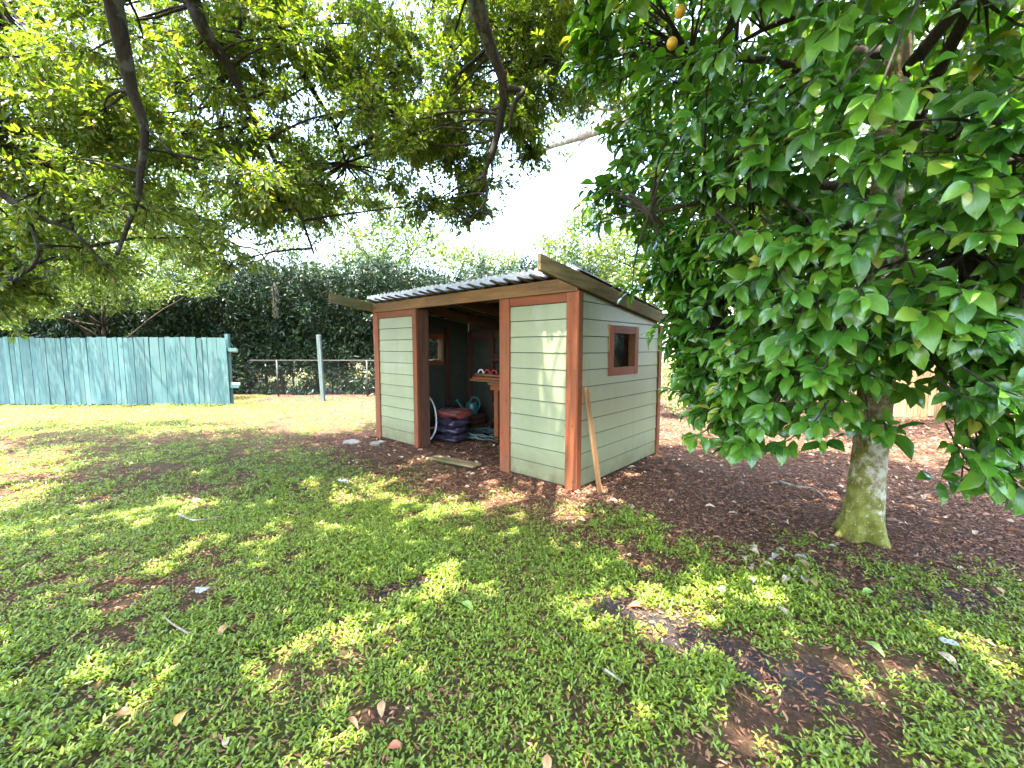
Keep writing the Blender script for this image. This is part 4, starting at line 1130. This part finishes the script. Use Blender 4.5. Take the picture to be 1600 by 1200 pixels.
zmin = .55 + 1.1 * fbm(np.cos(az) * 1.9 + 30, np.sin(az) * 1.9 + 30, 2)
keep = z > zmin
SPp = np.column_stack([sx_, sy_, z])[keep]
# clear view under the crown to the right of the trunk
qx, qy, qz = project(SPp)
gap = (qx > 1405) & (qx < 1530) & (qy > 545)
gap |= (qx > 1185) & (qx < 1320) & (qy > 610)
gap |= (qx > 1000) & (qx < 1186) & (qy > 655)
gap |= (qx > 1319) & (qx < 1406) & (qy > 572)
gap |= (qx > 1529) & (qy > 740)
gap |= (qx > 1529) & (qy > 560) & (SPp[:, 1] > 2.9)
gap |= (qx < 1040) & (qy > 470)
gap |= (qx < 985) & (qy > 130) & (qy < 260)
gap |= np.hypot(SPp[:, 0], SPp[:, 1]) < 1.75
SPp = SPp[~gap]
extra = []
for px_, py_, Y, rad_, k in ((1130,640,3.3,.22,16),(1100,600,3.5,.2,10),(1160,690,3.2,.16,8),(1210,620,3.0,.25,14),(1270,600,2.8,.2,10),(1340,575,2.7,.18,7),(1378,665,2.75,.05,3),
                             (1575,620,2.35,.22,12),(1580,720,2.3,.14,7),(1550,560,2.4,.2,8),(1565,765,2.35,.08,4),(1600,680,2.3,.2,8),(935,320,3.7,.12,6),(960,300,3.7,.15,8),(975,200,3.6,.18,8),(925,60,3.5,.22,10),(905,20,3.5,.2,8),(960,100,3.5,.2,9),
                             (1060,540,3.6,.18,8),(1045,480,3.7,.2,10),(1010,420,3.7,.22,12),(1440,560,2.6,.2,10),(1490,520,2.6,.22,10),(1450,330,2.5,.12,6)):
    c = np.array(at(px_, py_, Y)); extra.append(c[None] + rng.normal(0, rad_ * .6, (k, 3)))
SPp = np.concatenate([SPp] + extra); ns = len(SPp)
rad = SPp - np.column_stack([np.full(ns, CT.x), np.full(ns, CT.y), SPp[:, 2]])
axis = unit(unit(rad) * 1.0 + np.column_stack([np.zeros(ns), np.zeros(ns), rng.uniform(-.75, .25, ns)]) + rng.normal(size=(ns, 3)) * .22)
tw = MB()
for i in range(ns):
    if i % 3 == 0:
        j = int(np.argmin(((cn - SPp[i]) ** 2).sum(1)))
        tw.tube([p - CT for p in limb_path(cn[j], SPp[i], .08, .1, 4)], taper(.012, .004, 5), 5, False)
    else:
        p = Vector(SPp[i]); a = Vector(axis[i]); tw.tube([p - a * .28 + Vector((0, 0, .05)) - CT, p - a * .1 - CT, p + a * .05 - CT], [.006, .005, .003], 4, False)
tw.build('twigs', M['hedge_bark'], ct, smooth=True)['kind'] = 'stuff'
per = 9
pos = np.repeat(SPp, per, 0); ax = np.repeat(axis, per, 0); nl = len(pos)
k = np.tile(np.arange(per), ns); ang = k * 2.4 + np.repeat(twist(ns), per)
ref = unit(np.cross(ax, np.array([[.3, .2, .93]]))); ref2 = np.cross(ax, ref)
spread = ref * np.cos(ang)[:, None] + ref2 * np.sin(ang)[:, None]
back = (k / per) * .17
pos = pos - ax * back[:, None] + spread * .018
openn = (.35 + .75 * k / per)[:, None]
ld = spread * openn + ax * (1.0 - .55 * openn) + np.array([0, 0, -.42]) + rng.normal(size=(nl, 3)) * .12
ln_ = ax * .75 + np.array([0, 0, .85]) + spread * -.15 + rng.normal(size=(nl, 3)) * .22
Lc = (.085 + .095 * rng.random(nl) ** .8) * np.repeat(rng.uniform(.8, 1.12, ns), per) * np.where(k < 2, .72, 1.0); Wc = Lc * rng.uniform(.45, .57, nl)
crnd = np.clip(rng.normal(.42, .2, nl) + np.repeat(rng.normal(0, .13, ns), per) + np.where(k < 2, .15, 0), 0, .999)
bb = rng.random(nl) < .007; crnd[bb] = .99
pick = nearest_300(pos + unit(ld) * (Lc * .5)[:, None], Lc, 300, 16)
rest = np.ones(nl, bool); rest[pick] = False
place_leaves(BIGS, 'leaf', pick, pos, ld, ln_, Lc, Wc, crnd, M['citrus_leaf'], ct, True)
for q in range(4):
    sel = rest & (np.arange(nl) % 4 == q)
    o = link('foliage', leaf_mesh('foliage', BIGS[q], pos[sel] - np.array(CT), ld[sel], ln_[sel], Lc[sel], Wc[sel], M['citrus_leaf'], crnd[sel], True), ct); o['kind'] = 'stuff'
print('citrus leaves', nl)
def fruit_mesh():
    bm = bmesh.new(); bmesh.ops.create_icosphere(bm, subdivisions=3, radius=.034)
    for v in bm.verts:
        v.co.z *= 1.08; v.co *= 1 + .02 * math.sin(v.co.x * 90) * math.sin(v.co.y * 80)
        if v.co.z > .034: v.co.z -= .003
    me = bpy.data.meshes.new('fruit'); bm.to_mesh(me); bm.free(); me.materials.append(M['fruit'])
    me.polygons.foreach_set('use_smooth', [True] * len(me.polygons)); return me
fm = fruit_mesh()
for px_, py_, Y in ((1063, 18, 2.75), (1050, 68, 2.85), (1175, 4, 2.5)):
    link('fruit', fm, ct, at(px_, py_, Y) - CT)

# ------------------------------------------------------------------ ground cover
def frustum_pts(n, y0, y1, margin=.9):
    y = np.sqrt(rng.uniform(y0 ** 2, y1 ** 2, n)); hw = 1.27 * y + margin
    return rng.uniform(-1, 1, n) * hw, y
def inside_shed(x, y):
    u, v = to_uv(x, y); return (u > -.05) & (u < 4.1) & (v > -.05) & (v < 2.15)
def cover(n, y0, y1, s0, s1, leaves, tmpl, hgt, ratio=.45):
    x, y = frustum_pts(n, y0, y1)
    g = green_mask(x, y); tall = fbm(x * 1.1 + 90, y * 1.1)
    ok = (rng.random(n) < g * (.36 + .7 * tall) * (1 - .55 * sstep(3.8, 6.0, y)) + .02 * (1 - brown_mask(x, y))) & ~inside_shed(x, y) & (np.hypot(x - CT.x, y - CT.y) > .33) & ~((x < -7.6) & (y > FY - .02)) & (y < 12.6)
    x, y, tall = x[ok], y[ok], tall[ok]; m = len(x); z = ground_z(x, y)
    P = np.repeat(np.column_stack([x, y, z]), leaves, 0); k = len(P)
    lean = rng.normal(0, .012, (k, 3)); h = np.repeat(.3 + tall, leaves) * hgt * rng.uniform(.25, 1.15, k)
    P = P + lean * np.array([1, 1, 0]); P[:, 2] += np.maximum(h, .004)
    a = np.tile(np.arange(leaves), m) * (2 * math.pi / leaves) + np.repeat(twist(m), leaves) + rng.normal(0, .35, k)
    d = np.column_stack([np.cos(a), np.sin(a), rng.uniform(.05, 1.3, k)])
    nrm = np.column_stack([-.45 * np.cos(a), -.45 * np.sin(a), np.ones(k)]) + rng.normal(0, .2, (k, 3))
    L = rng.uniform(s0, s1, k) * np.repeat(.75 + .5 * tall, leaves)
    r = np.clip(np.repeat(rng.normal(.45, .17, m), leaves) + rng.normal(0, .12, k) + .35 * (np.repeat(fbm(x * .6, y * .6 + 50), leaves) - .5), 0, 1)
    return tmpl, P, d, nrm, L, L * ratio, r
def add_cover(name, args):
    o = link(name, leaf_mesh(name, *args[:6], M['cover_leaf'], args[6])); print(name, len(args[1])); return o
root_c = empty('ground_cover', (0, 0, 0)); tag(root_c, 'low bright green ground cover growing over the yard', 'ground cover', None, 'stuff')
for a_ in ((90000, .9, 4.0, .016, .031, 4, LEAF4, .034, .40), (90000, 4.0, 8.0, .022, .038, 4, LEAF2, .03, .38), (62000, 8.0, 13.2, .03, .05, 3, LEAF2, .03, .30)):
    o = add_cover('ground_cover_leaves', cover(*a_)); o.parent = root_c; o['kind'] = 'stuff'

# ------------------------------------------------------------------ mulch and leaf litter
root_l = empty('leaf_litter', (0, 0, 0)); tag(root_l, 'red-brown mulch and dry leaf litter round the shed and under the trees', 'litter', None, 'stuff')
def litter(n, y0, y1, s0, s1, ratio, tmpl, base, hi=.02):
    x, y = frustum_pts(n, y0, y1)
    b = brown_mask(x, y); u, v = to_uv(x, y)
    b = np.where((u > 0) & (u < 4) & (v > 0), 1, b)
    ok = (rng.random(n) < b + base) & (np.hypot(x - CT.x, y - CT.y) > .19) & (y < 16)
    x, y = x[ok], y[ok]; m = len(x)
    P = np.column_stack([x, y, ground_z(x, y) + rng.uniform(.002, hi, m)])
    a = twist(m); d = np.column_stack([np.cos(a), np.sin(a), rng.normal(0, .22, m)]); nrm = np.array([0, 0, 1.0]) + rng.normal(0, .34, (m, 3))
    L = rng.uniform(s0, s1, m)
    return tmpl, P, d, nrm, L, L * ratio
for a_ in ((130000, .9, 5.0, .012, .045, .30, LEAF2, .5), (95000, 5.0, 13.5, .025, .065, .34, LEAF2, .25), (5200, .9, 9.0, .05, .105, .42, BIGS[1], .06), (16000, .9, 7, .04, .13, .045, LEAF2, .4)):
    g_ = litter(*a_); r_ = np.clip(rng.beta(2.0, 2.4, len(g_[1])) + (.2 if a_[6] is BIGS[1] else 0), 0, 1)
    o = link('litter', leaf_mesh('litter', *g_, M['litter'], r_), root_l); o['kind'] = 'stuff'

# ------------------------------------------------------------------ single fallen leaves, scraps and sticks
leaf_me = {}
def fallen(px_, py_, size, col, label, name='fallen_leaf', cat='leaf', ratio=.5, lift=.035):
    p = gnd(px_, py_, .03); g = float(ground_z(np.array([p.x]), np.array([p.y]))[0])
    tv = BIG[0].copy(); tv[:, 2] += .10 * np.sin(tv[:, 1] * 3.1) + .18 * tv[:, 0] ** 2
    me = np_mesh(name, tv * np.array([size * ratio, size, size]), BIG[1], M['dry_' + col], {'rnd': np.full(len(tv), .5)}, True)
    o = link(name, me, None, (p.x, p.y, g + lift)); o.rotation_euler = (random.uniform(-.3, .1), random.uniform(-.25, .25), random.uniform(0, 6.28))
    return tag(o, label, cat, 'single fallen leaves')
fallen(275, 1140, .085, 'orange', 'curled orange leaf lying in the green near the bottom left corner', lift=.05)
fallen(178, 1116, .075, 'rust', 'rusty red leaf on bare soil left of the orange leaf')
fallen(542, 1118, .08, 'rust', 'rust brown narrow leaf standing in the ground cover at bottom centre', ratio=.28)
fallen(596, 1090, .07, 'tan', 'upright tan leaf just right of bottom centre of the left half')
fallen(355, 975, .075, 'tan', 'pale tan leaf below the blue-grey scrap')
fallen(855, 1172, .07, 'tan', 'tan leaf beside the bright patch at the bottom edge')
fallen(1130, 845, .09, 'tan', 'pale yellow leaf at the edge of the mulch left of the trunk')
fallen(1262, 905, .09, 'tan', 'tan leaf lying before the trunk in the leaf pile')
fallen(1365, 925, .09, 'green', 'yellow green leaf lying below the mossy trunk')
fallen(1390, 905, .08, 'tan', 'upright tan leaf just right of the trunk')
fallen(1345, 1003, .11, 'green', 'green fallen leaf in the ground cover at the right')
fallen(1463, 1013, .10, 'pale', 'yellowish leaf beside the white scrap at the right')
fallen(1183, 863, .09, 'pale', 'pale green leaf lying on the mulch left of the leaf pile')
fallen(1213, 947, .08, 'pale', 'pale brown leaf under the leaf pile')
fallen(720, 938, .10, 'green', 'dark green fallen leaf in the middle foreground')
fallen(1570, 925, .09, 'tan', 'tan leaf near the right edge of the yard')
fallen(628, 1160, .07, 'rust', 'small rusty leaf near the bottom edge left of centre')
fallen(985, 870, .08, 'pale', 'pale leaf lying on the ground cover below the leaning stake')
for i in range(26):
    fallen(random.gauss(1225, 45), random.gauss(892, 24), random.uniform(.06, .10), random.choice(('pale', 'tan', 'grey', 'pale')), 'pale dry leaf in the pile of leaves below the fruit tree')['group'] = 'leaf pile below the fruit tree'
def scrap(px_, py_, s, label, name='paper_scrap', cat='scrap', z=.035):
    p = gnd(px_, py_, .03); n = 6; vs_ = []; fs_ = []
    for i in range(n):
        for j in range(n): vs_.append((s * (i / (n - 1) - .5) * random.uniform(.7, 1.1), s * .6 * (j / (n - 1) - .5) * random.uniform(.6, 1.2), random.uniform(0, s * .2)))
    for i in range(n - 1):
        for j in range(n - 1): fs_.append((i * n + j, (i + 1) * n + j, (i + 1) * n + j + 1, i * n + j + 1))
    o = MB().add(vs_, fs_).build(name, M['scrap'], None, (p.x, p.y, z)); o.rotation_euler = (0, 0, random.uniform(0, 3)); return tag(o, label, cat)
scrap(535, 753, .13, 'crumpled whitish scrap lying on the grass before the shed')
scrap(314, 924, .09, 'crumpled blue-grey scrap lying in the ground cover at the left')
scrap(1483, 1006, .07, 'small white scrap lying in the ground cover at the right')
def stick(name, pts, r, m, label, cat):
    pts = smooth_path([gnd(a, b, c) for a, b, c in pts], 4)
    return tag(MB().tube(pts, taper(r, r * .35, len(pts)), 6).build(name, m, None, smooth=True), label, cat)
stick('dead_branch', [(1218, 752, .03), (1245, 760, .05), (1270, 763, .03), (1288, 776, .02)], .016, M['pale_bark'], 'pale dead branch lying on the mulch left of the mossy trunk', 'branch')
stick('dead_branch', [(280, 803, .04), (300, 812, .06), (318, 812, .04), (352, 805, .03)], .010, M['pale_bark'], 'dry dead branch lying on a bare patch of the lawn', 'branch')
stick('dead_branch', [(945, 1046, .03), (960, 1056, .04), (974, 1066, .03)], .007, M['pale_bark'], 'short grey stick lying in the foreground ground cover', 'branch')
stick('dead_branch', [(295, 990, .03), (270, 975, .04), (255, 962, .03)], .007, M['pale_bark'], 'thin stick lying in the ground cover at the lower left', 'branch')
def flat_disc(px_, py_, sx_, sy_, label):  # low irregular pale disc, nearly flush with the ground
    p = gnd(px_, py_); n = 12; vs_ = []; fs_ = []
    for z, f in ((-.03, 1.0), (.008, 1.0), (.018, .86)):
        for k in range(n):
            t = 2 * math.pi * k / n; r_ = 1 + .2 * math.sin(2 * t + px_) + .14 * math.sin(3 * t + px_) + .1 * math.sin(5 * t)
            vs_.append((sx_ * r_ * f * math.cos(t), sy_ * r_ * f * math.sin(t), z))
    for i in range(2):
        for k in range(n): fs_.append((i * n + k, i * n + (k + 1) % n, (i + 1) * n + (k + 1) % n, (i + 1) * n + k))
    fs_.append(tuple(range(2 * n, 3 * n)))
    o = MB().add(vs_, fs_).build('flat_disc', M['disc'], None, (p.x, p.y, 0)); return tag(o, label, 'disc')
flat_disc(549, 691, .13, .17, 'flat pale stone on the ground left of the shed corner')
flat_disc(590, 692, .12, .11, 'flat pale stone touching the foot of the left shed corner post')
